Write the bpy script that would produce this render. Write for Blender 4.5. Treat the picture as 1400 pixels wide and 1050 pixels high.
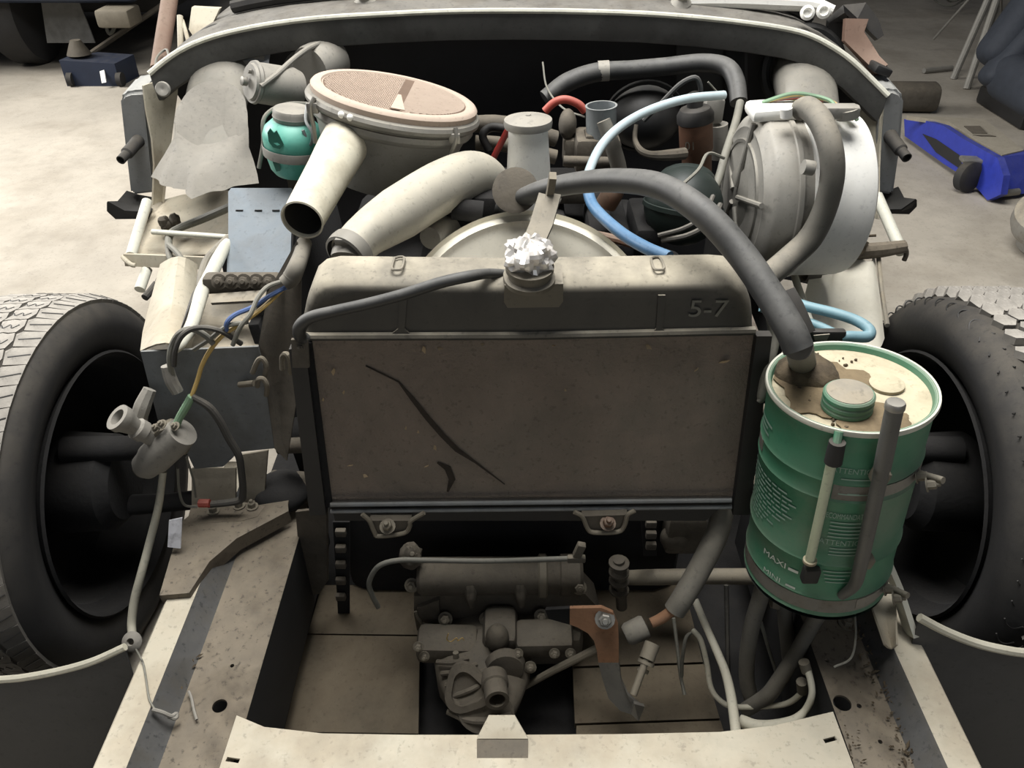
import bpy, bmesh, math, random
from mathutils import Vector, Matrix
random.seed(7)
for o in list(bpy.data.objects): bpy.data.objects.remove(o)
SC = bpy.context.scene
COL = SC.collection
R = math.radians

# ---------------------------------------------------------------- camera, world, lights, exposure
F = 1089.0
PITCH = R(36)
CP, SP = math.cos(PITCH), math.sin(PITCH)
CAM = Vector((0, 0, 1.37))
cam = bpy.data.objects.new('camera', bpy.data.cameras.new('camera'))
COL.objects.link(cam)
cam.location = CAM
cam.rotation_euler = (R(90) - PITCH, 0, 0)
cam.data.sensor_width = 36
cam.data.lens = 36 * F / 1400
cam.data.clip_start = .02
SC.camera = cam
SC.view_settings.view_transform = 'Standard'
SC.view_settings.look = 'None'
SC.view_settings.gamma = 1
SC.view_settings.use_curve_mapping = False
SC.view_settings.exposure = 0.6
w = bpy.data.worlds.new('world'); SC.world = w; w.use_nodes = True
w.node_tree.nodes['Background'].inputs[0].default_value = (.72, .8, 1, 1)
w.node_tree.nodes['Background'].inputs[1].default_value = .035

def area(name, loc, target, sx, sy, energy, col):
    d = bpy.data.lights.new(name, 'AREA'); d.shape = 'RECTANGLE'; d.size = sx; d.size_y = sy
    d.energy = energy; d.color = col
    o = bpy.data.objects.new(name, d); COL.objects.link(o); o.location = loc
    o.rotation_euler = (Vector(target) - Vector(loc)).to_track_quat('-Z', 'Y').to_euler()
    return o
area('roof_skylight', (-.1, 1.45, 3.3), (.05, 1.1, .4), 1.9, 1.5, 106, (1, .985, .96))
area('open_side_door', (-4.4, 3.6, 2.6), (-1.4, 2.9, 0), 2.6, 1.8, 92, (1, .98, .95)).data.spread = R(110)
area('front_fill', (.8, -3.2, 2.2), (0, 1.2, .6), 2.6, 2.0, 11, (.9, .95, 1))  # added fill light from the front; no doorway is seen there

# ---------------------------------------------------------------- pixel rays -> points at real depths
def ray(px, py):
    v = (525 - py) / F
    return Vector(((px - 700) / F, CP + v * SP, -SP + v * CP))
def PY(px, py, Y):
    d = ray(px, py); return CAM + d * (Y / d.y)
def PZ(px, py, Z):
    d = ray(px, py); return CAM + d * ((Z - CAM.z) / d.z)
def PX(px, py, X):
    d = ray(px, py); return CAM + d * (X / d.x)
def L3(l): return [PY(*p) for p in l]

# ---------------------------------------------------------------- mesh builder
class G:
    def __init__(s): s.v = []; s.f = []
    def add(s, vs, fs):
        o = len(s.v); s.v += [Vector(x) for x in vs]; s.f += [[i + o for i in f] for f in fs]; return s
    def bm(s, b):
        b.verts.index_update()
        s.add([v.co.copy() for v in b.verts], [[v.index for v in f.verts] for f in b.faces]); b.free(); return s
    def box(s, c, size, rot=None, bev=.003, seg=2):
        b = bmesh.new(); bmesh.ops.create_cube(b, size=1)
        bmesh.ops.scale(b, vec=Vector(size), verts=b.verts)
        if bev > 0: bmesh.ops.bevel(b, geom=list(b.edges), offset=min(bev, min(size) * .45), segments=seg, affect='EDGES', profile=.5)
        M = Matrix.Translation(Vector(c)) @ (rot.to_4x4() if rot else Matrix.Identity(4))
        bmesh.ops.transform(b, matrix=M, verts=b.verts)
        return s.bm(b)
    def tube(s, pts, r, seg=10, sub=4, smooth=True, cap=True):
        P = [Vector(p) for p in pts]; n = len(P)
        rr = r if isinstance(r, (list, tuple)) else [r] * n
        if smooth and n > 2:
            Q, q = [], []
            for i in range(n - 1):
                p0 = P[i - 1] if i else P[0] * 2 - P[1]; p3 = P[i + 2] if i + 2 < n else P[-1] * 2 - P[-2]
                for k in range(sub):
                    t = k / sub; t2 = t * t; t3 = t2 * t
                    Q.append(.5 * (2 * P[i] + (P[i + 1] - p0) * t + (2 * p0 - 5 * P[i] + 4 * P[i + 1] - p3) * t2 + (3 * P[i] - p0 - 3 * P[i + 1] + p3) * t3))
                    q.append(rr[i] * (1 - t) + rr[i + 1] * t)
            Q.append(P[-1]); q.append(rr[-1]); P, rr = Q, q
        n = len(P)
        T = [(P[min(i + 1, n - 1)] - P[max(i - 1, 0)]).normalized() for i in range(n)]
        u = T[0].orthogonal().normalized(); vs = []; fs = []
        for i in range(n):
            u = (u - T[i] * u.dot(T[i]))
            u = u.normalized() if u.length > 1e-6 else T[i].orthogonal().normalized()
            w_ = T[i].cross(u)
            for k in range(seg):
                a = 2 * math.pi * k / seg
                vs.append(P[i] + (u * math.cos(a) + w_ * math.sin(a)) * rr[i])
        for i in range(n - 1):
            for k in range(seg):
                k2 = (k + 1) % seg
                fs.append([i * seg + k, i * seg + k2, (i + 1) * seg + k2, (i + 1) * seg + k])
        if cap: fs.append(list(range(seg))[::-1]); fs.append([(n - 1) * seg + k for k in range(seg)])
        return s.add(vs, fs)
    def cyl(s, a, b, r, r2=None, seg=16): return s.tube([a, b], [r, r if r2 is None else r2], seg, smooth=False)
    def lathe(s, prof, o, ax, seg=32, fn=None):
        ax = Vector(ax).normalized(); u = ax.orthogonal().normalized(); w_ = ax.cross(u); o = Vector(o)
        vs = []; rings = []; fs = []
        for (r, h) in prof:
            if r < 1e-5: rings.append([len(vs)]); vs.append(o + ax * h)
            else:
                rg = []
                for k in range(seg):
                    a = 2 * math.pi * k / seg; d = 1 if fn is None else fn(a, h)
                    rg.append(len(vs)); vs.append(o + ax * h + (u * math.cos(a) + w_ * math.sin(a)) * r * d)
                rings.append(rg)
        for A, B in zip(rings, rings[1:]):
            for k in range(seg):
                k2 = (k + 1) % seg
                if len(A) == 1 and len(B) == 1: continue
                if len(A) == 1: fs.append([A[0], B[k2], B[k]])
                elif len(B) == 1: fs.append([A[k], A[k2], B[0]])
                else: fs.append([A[k], A[k2], B[k2], B[k]])
        return s.add(vs, fs)
    def prism(s, poly, d):
        P = [Vector(p) for p in poly]; n = len(P); d = Vector(d)
        vs = P + [p + d for p in P]
        fs = [list(range(n))[::-1], [n + i for i in range(n)]] + [[i, (i + 1) % n, n + (i + 1) % n, n + i] for i in range(n)]
        return s.add(vs, fs)
    def plate(s, l, th=.004):
        P = L3(l); nn = Vector((0, 0, 0))
        for i in range(1, len(P) - 1): nn += (P[i] - P[0]).cross(P[i + 1] - P[0])
        nn.normalize()
        if nn.dot(P[0] - CAM) < 0: nn = -nn
        return s.prism(P, nn * th)
    def sheet(s, rows, th=.003, closed=False):
        nr, nc = len(rows), len(rows[0]); Rw = [[Vector(p) for p in r] for r in rows]
        N = [[None] * nc for _ in range(nr)]
        for i in range(nr):
            for j in range(nc):
                a = Rw[min(i + 1, nr - 1)][j] - Rw[max(i - 1, 0)][j]; b = Rw[i][min(j + 1, nc - 1)] - Rw[i][max(j - 1, 0)]
                n = a.cross(b); N[i][j] = n.normalized() if n.length > 1e-12 else Vector((0, 0, 1))
        vs = [p for r in Rw for p in r] + [Rw[i][j] + N[i][j] * th for i in range(nr) for j in range(nc)]
        o = nr * nc; fs = []
        for i in range(nr - 1):
            for j in range(nc - 1):
                a, b, c, d = i * nc + j, i * nc + j + 1, (i + 1) * nc + j + 1, (i + 1) * nc + j
                fs.append([a, b, c, d]); fs.append([o + d, o + c, o + b, o + a])
        bd = [j for j in range(nc)] + [i * nc + nc - 1 for i in range(1, nr)] + [(nr - 1) * nc + j for j in range(nc - 2, -1, -1)] + [i * nc for i in range(nr - 2, 0, -1)]
        for i in range(len(bd)):
            a, b = bd[i], bd[(i + 1) % len(bd)]; fs.append([b, a, o + a, o + b])
        return s.add(vs, fs)
    def loft(s, rings, cap=True):
        n = len(rings[0]); vs = [p for r in rings for p in r]; fs = []
        for i in range(len(rings) - 1):
            for k in range(n):
                k2 = (k + 1) % n; fs.append([i * n + k, i * n + k2, (i + 1) * n + k2, (i + 1) * n + k])
        if cap: fs.append(list(range(n))[::-1]); fs.append([(len(rings) - 1) * n + k for k in range(n)])
        return s.add(vs, fs)
    def blob(s, c, rad, rot=None, jit=0, seg=16, rings=10):
        c = Vector(c); prof = []; vs = []; fs = []
        rad = (rad,) * 3 if isinstance(rad, (int, float)) else rad
        for i in range(rings + 1):
            th = math.pi * i / rings
            for k in range(seg):
                a = 2 * math.pi * k / seg; j = 1 + random.uniform(-jit, jit)
                p = Vector((math.sin(th) * math.cos(a) * rad[0], math.sin(th) * math.sin(a) * rad[1], math.cos(th) * rad[2])) * j
                if i in (0, rings): p = Vector((0, 0, math.cos(th) * rad[2]))
                vs.append(c + (rot @ p if rot else p))
        for i in range(rings):
            for k in range(seg):
                k2 = (k + 1) % seg; fs.append([i * seg + k, (i + 1) * seg + k, (i + 1) * seg + k2, i * seg + k2])
        return s.add(vs, fs)
    def strip(s, pts, wd, th, side):
        P = [Vector(p) for p in pts]; n = len(P); side = Vector(side).normalized(); rg = []
        for i in range(n):
            t = (P[min(i + 1, n - 1)] - P[max(i - 1, 0)]).normalized(); sd = (side - t * side.dot(t)).normalized(); nm = t.cross(sd)
            ww = wd[i] if isinstance(wd, (list, tuple)) else wd
            rg.append([P[i] + sd * ww / 2 + nm * th / 2, P[i] - sd * ww / 2 + nm * th / 2, P[i] - sd * ww / 2 - nm * th / 2, P[i] + sd * ww / 2 - nm * th / 2])
        return s.loft(rg)
    def bolt(s, c, ax, r=.008, h=.008):
        ax = Vector(ax).normalized(); c = Vector(c)
        s.lathe([(0, 0), (r * 1.5, 0), (r * 1.5, r * .25), (0, r * .25)], c, ax, 14)
        s.lathe([(r, r * .2), (r, h), (r * .8, h * 1.12), (0, h * 1.12)], c, ax, 6)
        return s.lathe([(r * .5, h), (r * .5, h * 1.5), (r * .4, h * 1.6), (0, h * 1.6)], c, ax, 10)

W = {}
def link(o, parent, world):
    COL.objects.link(o); W[o.name] = Vector(world)
    if parent is not None:
        o.parent = parent; o.location = Vector(world) - W[parent.name]
    else: o.location = world
    return o
def part(name, g, m, parent=None, label=None, ang=35, weld=False):
    lo = Vector([min(v[i] for v in g.v) for i in range(3)]); hi = Vector([max(v[i] for v in g.v) for i in range(3)])
    c = (lo + hi) / 2
    me = bpy.data.meshes.new(name)
    me.from_pydata([v - c for v in g.v], [], g.f); me.update()
    b = bmesh.new(); b.from_mesh(me)
    if weld: bmesh.ops.remove_doubles(b, verts=b.verts, dist=1e-5)
    bmesh.ops.recalc_face_normals(b, faces=b.faces); b.to_mesh(me); b.free()
    me.polygons.foreach_set('use_smooth', [True] * len(me.polygons)); me.set_sharp_from_angle(angle=R(ang))
    me.materials.append(m)
    o = bpy.data.objects.new(name, me)
    link(o, parent, c)
    if label: o['label'] = label
    return o
def tag(o, label, cat, group=None, kind=None):
    if label: o['label'] = label
    if cat: o['category'] = cat
    if group: o['group'] = group
    if kind: o['kind'] = kind
    return o
def thing(name, label, cat, base, group=None):
    o = bpy.data.objects.new(name, None); o.empty_display_size = .05
    link(o, None, base); return tag(o, label, cat, group)
def solo(name, g, m, label, cat, group=None, **k): return tag(part(name, g, m, **k), label, cat, group)
def share(name, o, world, parent, rot=None):
    c = o.copy(); c.name = name; COL.objects.link(c); W[c.name] = Vector(world); c.parent = parent
    c.location = Vector(world) - W[parent.name]
    if rot: c.rotation_euler = rot
    return c
def cut(o, g):
    me = bpy.data.meshes.new('cutter'); me.from_pydata([v - W[o.name] for v in g.v], [], g.f)
    b = bmesh.new(); b.from_mesh(me); bmesh.ops.recalc_face_normals(b, faces=b.faces); b.to_mesh(me); b.free()
    c = bpy.data.objects.new('cutter', me); COL.objects.link(c); par = o.parent; loc = o.location.copy()
    o.parent = None; o.location = (0, 0, 0)
    md = o.modifiers.new('cut', 'BOOLEAN'); md.object = c; md.operation = 'DIFFERENCE'; md.solver = 'EXACT'
    bpy.context.view_layer.update()
    dg = bpy.context.evaluated_depsgraph_get(); nm = bpy.data.meshes.new_from_object(o.evaluated_get(dg))
    o.modifiers.clear(); o.data = nm; o.parent = par; o.location = loc
    bpy.data.objects.remove(c)
    nm.set_sharp_from_angle(angle=R(35))

# ---------------------------------------------------------------- materials
def S(r, g, b):
    f = lambda c: (c / 255 / 12.92) if c < 11 else ((c / 255 + .055) / 1.055) ** 2.4
    return (f(r), f(g), f(b), 1)
DUST = S(170, 162, 146)
def mat(name, col, rough=.6, metal=0, dust=0, dcol=DUST, var=.18, scale=14, bump=.0, bscale=90, spot=0, scol=S(60, 45, 32), sscale=9, dscale=22, speck=.3):
    m = bpy.data.materials.new(name); m.use_nodes = True
    nt = m.node_tree; N = nt.nodes; Lk = nt.links.new; P = N['Principled BSDF']
    tc = N.new('ShaderNodeTexCoord')
    def noise(sc, det=5):
        n = N.new('ShaderNodeTexNoise'); n.inputs['Scale'].default_value = sc; n.inputs['Detail'].default_value = det; n.inputs['Roughness'].default_value = .62
        Lk(tc.outputs['Object'], n.inputs['Vector']); return n.outputs['Fac']
    def mr(x, a, b, c, d):
        n = N.new('ShaderNodeMapRange'); Lk(x, n.inputs['Value'])
        for k, vv in zip(('From Min', 'From Max', 'To Min', 'To Max'), (a, b, c, d)): n.inputs[k].default_value = vv
        return n.outputs['Result']
    def mul(a, b):
        n = N.new('ShaderNodeMath'); n.operation = 'MULTIPLY'; Lk(a, n.inputs[0])
        if isinstance(b, float): n.inputs[1].default_value = b
        else: Lk(b, n.inputs[1])
        return n.outputs[0]
    def mix(fac, a, b):
        n = N.new('ShaderNodeMix'); n.data_type = 'RGBA'; Lk(fac, n.inputs[0])
        for sock, x in ((n.inputs[6], a), (n.inputs[7], b)):
            if isinstance(x, tuple): sock.default_value = x
            else: Lk(x, sock)
        return n.outputs[2]
    d = tuple(c * (1 - var) for c in col[:3]) + (1,); l = tuple(min(1, c * (1 + var)) for c in col[:3]) + (1,)
    c = mix(mr(noise(scale), .3, .7, 0, 1), d, l)
    if spot > 0: c = mix(mul(mr(noise(sscale, 8), .47, .62, 0, 1), float(spot)), c, scol)
    ro = None
    if dust > 0:
        ge = N.new('ShaderNodeNewGeometry'); sx = N.new('ShaderNodeSeparateXYZ'); Lk(ge.outputs['Normal'], sx.inputs[0])
        fac = mul(mul(mr(sx.outputs['Z'], 0, .85, .07, 1), mr(noise(dscale, 7), .3, .62, .35, 1)), float(dust))
        c = mix(fac, c, dcol)
        ro = mr(fac, 0, 1, rough, .95); Lk(ro, P.inputs['Roughness'])
        if metal: Lk(mr(fac, 0, .8, metal, 0), P.inputs['Metallic'])
    else:
        P.inputs['Roughness'].default_value = rough; P.inputs['Metallic'].default_value = metal
    if speck > 0 and (spot > 0 or dust > 0):
        dk = tuple(x * .3 for x in col[:3]) + (1,)
        c = mix(mul(mr(noise(110, 3), .58, .70, 0, 1), float(speck)), c, dk)
        c = mix(mul(mr(noise(15, 10), .48, .75, 0, 1), float(speck) * .9), c, tuple(x * .45 for x in col[:3]) + (1,))
    Lk(c, P.inputs['Base Color'])
    if bump > 0:
        b = N.new('ShaderNodeBump'); b.inputs['Strength'].default_value = bump; b.inputs['Distance'].default_value = .004
        Lk(noise(bscale, 6), b.inputs['Height']); Lk(b.outputs['Normal'], P.inputs['Normal'])
    return m
M = {}
M['concrete'] = mat('concrete', S(176, 168, 154), .85, var=.16, scale=1.6, bump=.25, bscale=30, spot=.35, scol=S(132, 122, 106), sscale=2.2)
M['plaster'] = mat('plaster', S(70, 68, 64), .9, var=.2, scale=2)
M['rubber'] = mat('rubber', S(34, 34, 35), .75, dust=.35, dcol=S(120, 112, 98), var=.2, bump=.1)
M['rubber_black'] = mat('rubber_black', S(24, 25, 27), .5, dust=.25, dcol=S(110, 106, 98))
M['tread'] = mat('tread', S(84, 81, 76), .85, dust=.95, dcol=S(184, 178, 168), var=.12, bump=.15)
M['hose'] = mat('hose', S(42, 43, 44), .45, dust=.45, dcol=S(140, 138, 132), var=.1)
M['hose_grey'] = mat('hose_grey', S(92, 90, 84), .6, dust=.6, dcol=S(160, 152, 136))
M['black_paint'] = mat('black_paint', S(28, 30, 32), .45, dust=1, dcol=S(172, 164, 146), var=.15, dscale=9)
M['black_metal'] = mat('black_metal', S(30, 30, 31), .6, dust=.3, dcol=S(105, 98, 86))
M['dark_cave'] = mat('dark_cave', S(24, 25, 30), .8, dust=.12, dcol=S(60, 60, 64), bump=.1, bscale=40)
M['body_grey'] = mat('body_grey', S(120, 118, 112), .7, dust=.75, dcol=S(176, 165, 144), var=.12, spot=.45, scol=S(88, 74, 58), sscale=14)
M['body_pale'] = mat('body_pale', S(184, 178, 160), .6, dust=.5, dcol=S(190, 178, 156), var=.1, spot=.55, scol=S(124, 108, 86), sscale=6, speck=.35)
M['lip'] = mat('lip', S(205, 204, 190), .5, dust=.2)
M['rail'] = mat('rail', S(104, 96, 84), .75, dust=.45, dcol=S(150, 138, 118), var=.2, spot=.85, scol=S(62, 52, 40), sscale=7, bump=.25, bscale=60, speck=.7)
M['plate_grey'] = mat('plate_grey', S(112, 116, 118), .6, dust=.4, dcol=S(140, 136, 126), spot=.4, scol=S(74, 72, 68), sscale=8)
M['plate_blue'] = mat('plate_blue', S(112, 124, 134), .55, dust=.35, dcol=S(146, 146, 142), var=.12, spot=.5, scol=S(78, 86, 94), sscale=10)
M['silver'] = mat('silver', S(176, 172, 160), .42, metal=.35, dust=.6, dcol=S(186, 178, 158), var=.12)
M['silver_dark'] = mat('silver_dark', S(128, 126, 120), .45, metal=.4, dust=.55, dcol=S(150, 144, 130), var=.15)
M['cream'] = mat('cream', S(240, 235, 218), .5, dust=.2, dcol=S(206, 198, 178), var=.05, spot=.2, scol=S(190, 180, 156), sscale=16, speck=.15)
M['horn'] = mat('horn', S(208, 203, 184), .5, dust=.3, var=.08, spot=.4, scol=S(150, 140, 116), sscale=16)
M['white_paint'] = mat('white_paint', S(232, 231, 225), .5, dust=.25, dcol=S(200, 196, 184), var=.05, speck=.2)
M['lid'] = mat('lid', S(180, 162, 146), .85, dust=.4, dcol=S(192, 178, 162), var=.1)
M['lid_dark'] = mat('lid_dark', S(104, 86, 72), .85)
M['grey_paint'] = mat('grey_paint', S(140, 138, 132), .5, metal=.2, dust=.5, dcol=S(168, 160, 144))
M['green_plastic'] = mat('green_plastic', S(92, 176, 158), .35, var=.12, scale=10, dust=.35, dcol=S(150, 180, 168))
M['green_deep'] = mat('green_deep', S(22, 92, 78), .3)
M['can_green'] = mat('can_green', S(54, 122, 92), .5, dust=.8, dcol=S(140, 148, 130), var=.12, spot=.5, scol=S(112, 122, 106), sscale=7, dscale=9, speck=.15)
M['can_top'] = mat('can_top', S(178, 166, 140), .8, dust=.8, dcol=S(206, 196, 168), spot=.7, scol=S(96, 82, 62), sscale=13, bump=.15)
M['grime'] = mat('grime', S(92, 80, 62), .9, spot=.6, scol=S(50, 42, 32), sscale=30, bump=.8, bscale=60)
M['print_white'] = mat('print_white', S(205, 212, 204), .6, var=.08)
M['print_soft'] = mat('print_soft', S(140, 166, 152), .6, var=.1)
M['iron'] = mat('iron', S(80, 75, 67), .7, metal=.15, dust=.65, dcol=S(118, 109, 94), var=.25, spot=.5, scol=S(50, 45, 38), sscale=20, bump=.35, bscale=45)
M['iron_light'] = mat('iron_light', S(112, 106, 94), .65, metal=.2, dust=.5, dcol=S(150, 140, 120), var=.2, bump=.2)
M['iron_dark'] = mat('iron_dark', S(22, 22, 23), .95, dust=.25, dcol=S(60, 56, 50), var=.3, bump=.3)
M['rust'] = mat('rust', S(146, 108, 80), .85, var=.22, scale=18, spot=.5, scol=S(104, 84, 68), sscale=10, bump=.25)
M['steel'] = mat('steel', S(140, 138, 132), .4, metal=.7, dust=.3)
M['core'] = mat('core', S(134, 122, 110), .95, var=.2, scale=7, bump=1.0, bscale=260, spot=.5, scol=S(108, 104, 94), sscale=5, dust=.3, dcol=S(146, 136, 122), speck=.4)
M['core_scar'] = mat('core_scar', S(50, 43, 36), .95, var=.3, scale=40, bump=.8, bscale=120)
M['brass'] = mat('brass', S(98, 93, 82), .6, metal=.2, dust=.6)
M['foil'] = mat('foil', S(232, 228, 222), .35, metal=.45, var=.05, spot=.3, scol=S(150, 130, 112), sscale=40)
M['copper'] = mat('copper', S(108, 76, 58), .6, metal=.2, dust=.4, spot=.4)
M['wood'] = mat('wood', S(88, 77, 61), .85, dust=.45, dcol=S(118, 108, 90), var=.25, scale=9, spot=.7, scol=S(50, 44, 35), sscale=6, bump=.2)
M['blue_hose'] = mat('blue_hose', S(66, 110, 150), .35, var=.1, dust=.3, dcol=S(150, 172, 186))
M['pale_blue'] = mat('pale_blue', S(184, 200, 204), .35, var=.1)
M['teal_hose'] = mat('teal_hose', S(104, 142, 154), .35, var=.1, dust=.4, dcol=S(150, 172, 176))
M['red'] = mat('red', S(170, 66, 54), .5, dust=.3)
M['dark_red'] = mat('dark_red', S(120, 38, 32), .5)
M['yellow'] = mat('yellow', S(190, 160, 92), .5, dust=.2)
M['wire_blue'] = mat('wire_blue', S(70, 92, 136), .5)
M['wire_grey'] = mat('wire_grey', S(108, 108, 100), .6, dust=.3)
M['wire_dark'] = mat('wire_dark', S(48, 48, 48), .6, dust=.35)
M['wire_white'] = mat('wire_white', S(190, 186, 168), .6, dust=.3)
M['wire_green'] = mat('wire_green', S(120, 150, 120), .6)
M['jack_blue'] = mat('jack_blue', S(44, 58, 158), .4, dust=.3, dcol=S(120, 120, 130))
M['jack_top'] = mat('jack_top', S(150, 142, 126), .7, dust=.5)
M['seat'] = mat('seat', S(52, 57, 66), .75, var=.15, dust=.2, dcol=S(90, 92, 96))
M['navy'] = mat('navy', S(26, 38, 60), .5, dust=.1)
M['canvas'] = mat('canvas', S(128, 125, 118), .85, dust=.5, var=.14, scale=8, bump=.2, dcol=S(160, 154, 142))
M['box_plastic'] = mat('box_plastic', S(128, 130, 130), .5, dust=.7, dcol=S(172, 170, 162), var=.15)
M['plate_alu'] = mat('plate_alu', S(120, 122, 124), .5, metal=.2)
M['leaf'] = mat('leaf', S(168, 148, 118), .9)
M['clear'] = mat('clear', S(132, 138, 140), .25, dust=.3)
M['white_paper'] = mat('white_paper', S(200, 200, 204), .7, spot=.5, scol=S(90, 88, 90), sscale=40)
M['sphere_green'] = mat('sphere_green', S(22, 34, 30), .5, dust=.2, dcol=S(60, 62, 58))
M['sight_tube'] = mat('sight_tube', S(190, 198, 170), .4, dust=.2)
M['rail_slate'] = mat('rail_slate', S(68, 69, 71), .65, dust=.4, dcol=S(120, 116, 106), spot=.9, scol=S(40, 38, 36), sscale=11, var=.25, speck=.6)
M['rail_wall'] = mat('rail_wall', S(30, 30, 31), .7, dust=.2, dcol=S(70, 66, 60), var=.3)  # dark oily inner wall, with its shade also put into the colour
M['flange_grey'] = mat('flange_grey', S(84, 84, 82), .6, dust=.35, dcol=S(110, 106, 98), spot=.5, scol=S(52, 50, 48))
M['bore'] = mat('bore', S(52, 50, 44), .8, var=.2)  # dark colour carries the shade deep inside the horn mouth
M['tread_groove'] = mat('tread_groove', S(58, 54, 48), .9, var=.2)
M['stain'] = mat('stain', S(128, 112, 86), .9, var=.2, spot=.6, scol=S(84, 70, 52), sscale=16, bump=.3)
M['steel_dark'] = mat('steel_dark', S(92, 92, 90), .55, metal=.3, dust=.4)
M['guard'] = mat('guard', S(66, 66, 66), .7, dust=.5, dcol=S(120, 116, 108), spot=.4, scol=S(44, 44, 44), sscale=3)
M['scuttle'] = mat('scuttle', S(104, 102, 98), .7, dust=.5, dcol=S(126, 121, 110), spot=.7, scol=S(64, 58, 52), sscale=12, speck=.5)
M['post'] = mat('post', S(124, 98, 84), .8, dust=.3)

# ================================================================ SETTING
g = G(); g.box((0, 3.4, -.05), (14, 11.2, .1), bev=0)
tag(part('floor', g, M['concrete']), None, None, kind='structure')
g = G(); g.box((0, 9.1, 1.6), (14, .2, 3.3), bev=0)
tag(part('wall_back', g, M['plaster']), None, None, kind='structure')

# ================================================================ WHEELS
def wheel(sign, X0, label, kind):
    Yc, Zc = 1.10, .345
    C = Vector((X0, Yc, Zc)); ax = Vector((sign, 0, 0))
    t = thing('wheel', label, 'wheel', (X0 + sign * .09, Yc, 0))
    prof = [(.232, .02), (.245, .004), (.262, -.002), (.29, -.012), (.315, -.008), (.333, .006), (.342, .018), (.345, .03), (.347, .09), (.345, .15), (.335, .172), (.3, .19), (.25, .18), (.232, .16)]
    g = G().lathe(prof, C, ax, 96)
    part('tyre', g, M['rubber'], t)
    if kind != 'hex': part('tread_band', G().lathe([(.340, .012), (.3465, .03), (.3485, .09), (.3465, .15), (.337, .172)], C, ax, 96), M['tread_groove'], t)
    g = G().lathe([(.242, .0), (.247, -.004), (.243, -.008), (.236, .0), (.232, .02), (.222, .03), (.215, .09), (.2, .11), (.1, .125), (.06, .11), (0, .11)], C, ax, 64)
    rm = part('rim', g, M['iron_dark'], t)
    g = G().lathe([(0, -.02), (.07, -.02), (.09, 0), (.095, .09), (0, .09)], C, ax, 32)
    part('hub_drum', g, M['iron_dark'], rm)
    # raised tread blocks
    rt = .345
    def blockmesh(poly, h, taper=.9):
        g = G(); n = len(poly)
        lo = [Vector((a, b, -.004)) for a, b in poly]; hi = [Vector((a * taper, b * taper, h)) for a, b in poly]
        g.add(lo + hi, [list(range(n, 2 * n))] + [[i, (i + 1) % n, n + (i + 1) % n, n + i] for i in range(n)])
        me = bpy.data.meshes.new('tread_block'); me.from_pydata([v for v in g.v], [], g.f)
        me.materials.append(M['tread']); return me
    n = 56
    circ = 2 * math.pi / n
    rows = []
    if kind == 'hex':
        a = .0205
        a = .0196
        hexp = [(a * math.cos(R(60 * k)), a * math.sin(R(60 * k))) for k in range(6)]
        mh = blockmesh(hexp, .008, .95)
        for j in range(4): rows.append((mh, .046 + j * .0335, (j % 2) * .5, rt + .001, 0))
        sp = G().tube([Vector((-.013, -.006, -.0012)), Vector((-.007, .004, -.0004)), Vector((.0, .007, .0)), Vector((.006, .004, -.0004)), Vector((.012, -.005, -.0014))], .0013, 6)
        sh = bpy.data.meshes.new('shoulder_sipe'); sh.from_pydata(list(sp.v), [], sp.f); sh.materials.append(M['rubber_black'])
        rows.append((sh, .012, .5, rt - .0084, R(37)))
    else:
        s1 = blockmesh([(-.019, -.0235), (.012, -.0125), (.0185, -.003), (.012, .0255), (-.019, .0145)], .003, .97)
        s2 = blockmesh([(-.0185, -.021), (-.008, -.0185), (.002, -.0205), (.0185, -.014), (.0135, .004), (.0185, .0235), (.002, .017), (-.008, .019), (-.0185, .0165), (-.0235, -.002)], .003, .975)
        zz = G().tube([Vector((-.014, -.004, .0)), Vector((-.006, .006, .0)), Vector((.0, -.004, .0)), Vector((.007, .006, .0)), Vector((.014, -.002, .0))], .0011, 5, 3)
        sz = bpy.data.meshes.new('tread_sipe'); sz.from_pydata(list(zz.v), [], zz.f); sz.materials.append(M['rubber_black'])
        sl = G().tube([Vector((-.018, -.006, .0)), Vector((.010, .008, .0))], .0013, 5, smooth=False)
        sy = bpy.data.meshes.new('tread_sipe'); sy.from_pydata(list(sl.v), [], sl.f); sy.materials.append(M['rubber_black'])
        rows = [(sy, .024, 0, rt + .0012, R(18)), (sz, .064, .3, rt + .004, 0), (sz, .104, .75, rt + .005, 0), (s1, .024, 0, rt - .002, R(18)), (s2, .064, .3, rt + .001, 0), (s2, .104, .75, rt + .002, 0), (s2, .144, .3, rt + .001, 0)]
    for me, x, ph, rr, tilt in rows:
        for k in range(n):
            th = (k + ph) * circ
            rad = Vector((0, math.cos(th), math.sin(th))); tan = Vector((0, -math.sin(th), math.cos(th)))
            nrm = (rad * math.cos(tilt) - ax * math.sin(tilt)).normalized()
            xa = (ax * math.cos(tilt) + rad * math.sin(tilt)).normalized()
            Mx = Matrix((xa, tan, nrm)).transposed()
            o = bpy.data.objects.new(me.name.split('.')[0], me); COL.objects.link(o); o.parent = t
            o.location = C + ax * x + rad * rr - W[t.name]
            o.rotation_euler = Mx.to_euler()
    return t
wheel(-1, -.742, 'front wheel with worn zigzag-sipe tyre, on the left beside the loose switch', 'zig')
wheel(1, .749, 'front wheel with chunky hexagon-block tyre, on the right beside the green can', 'hex')
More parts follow.
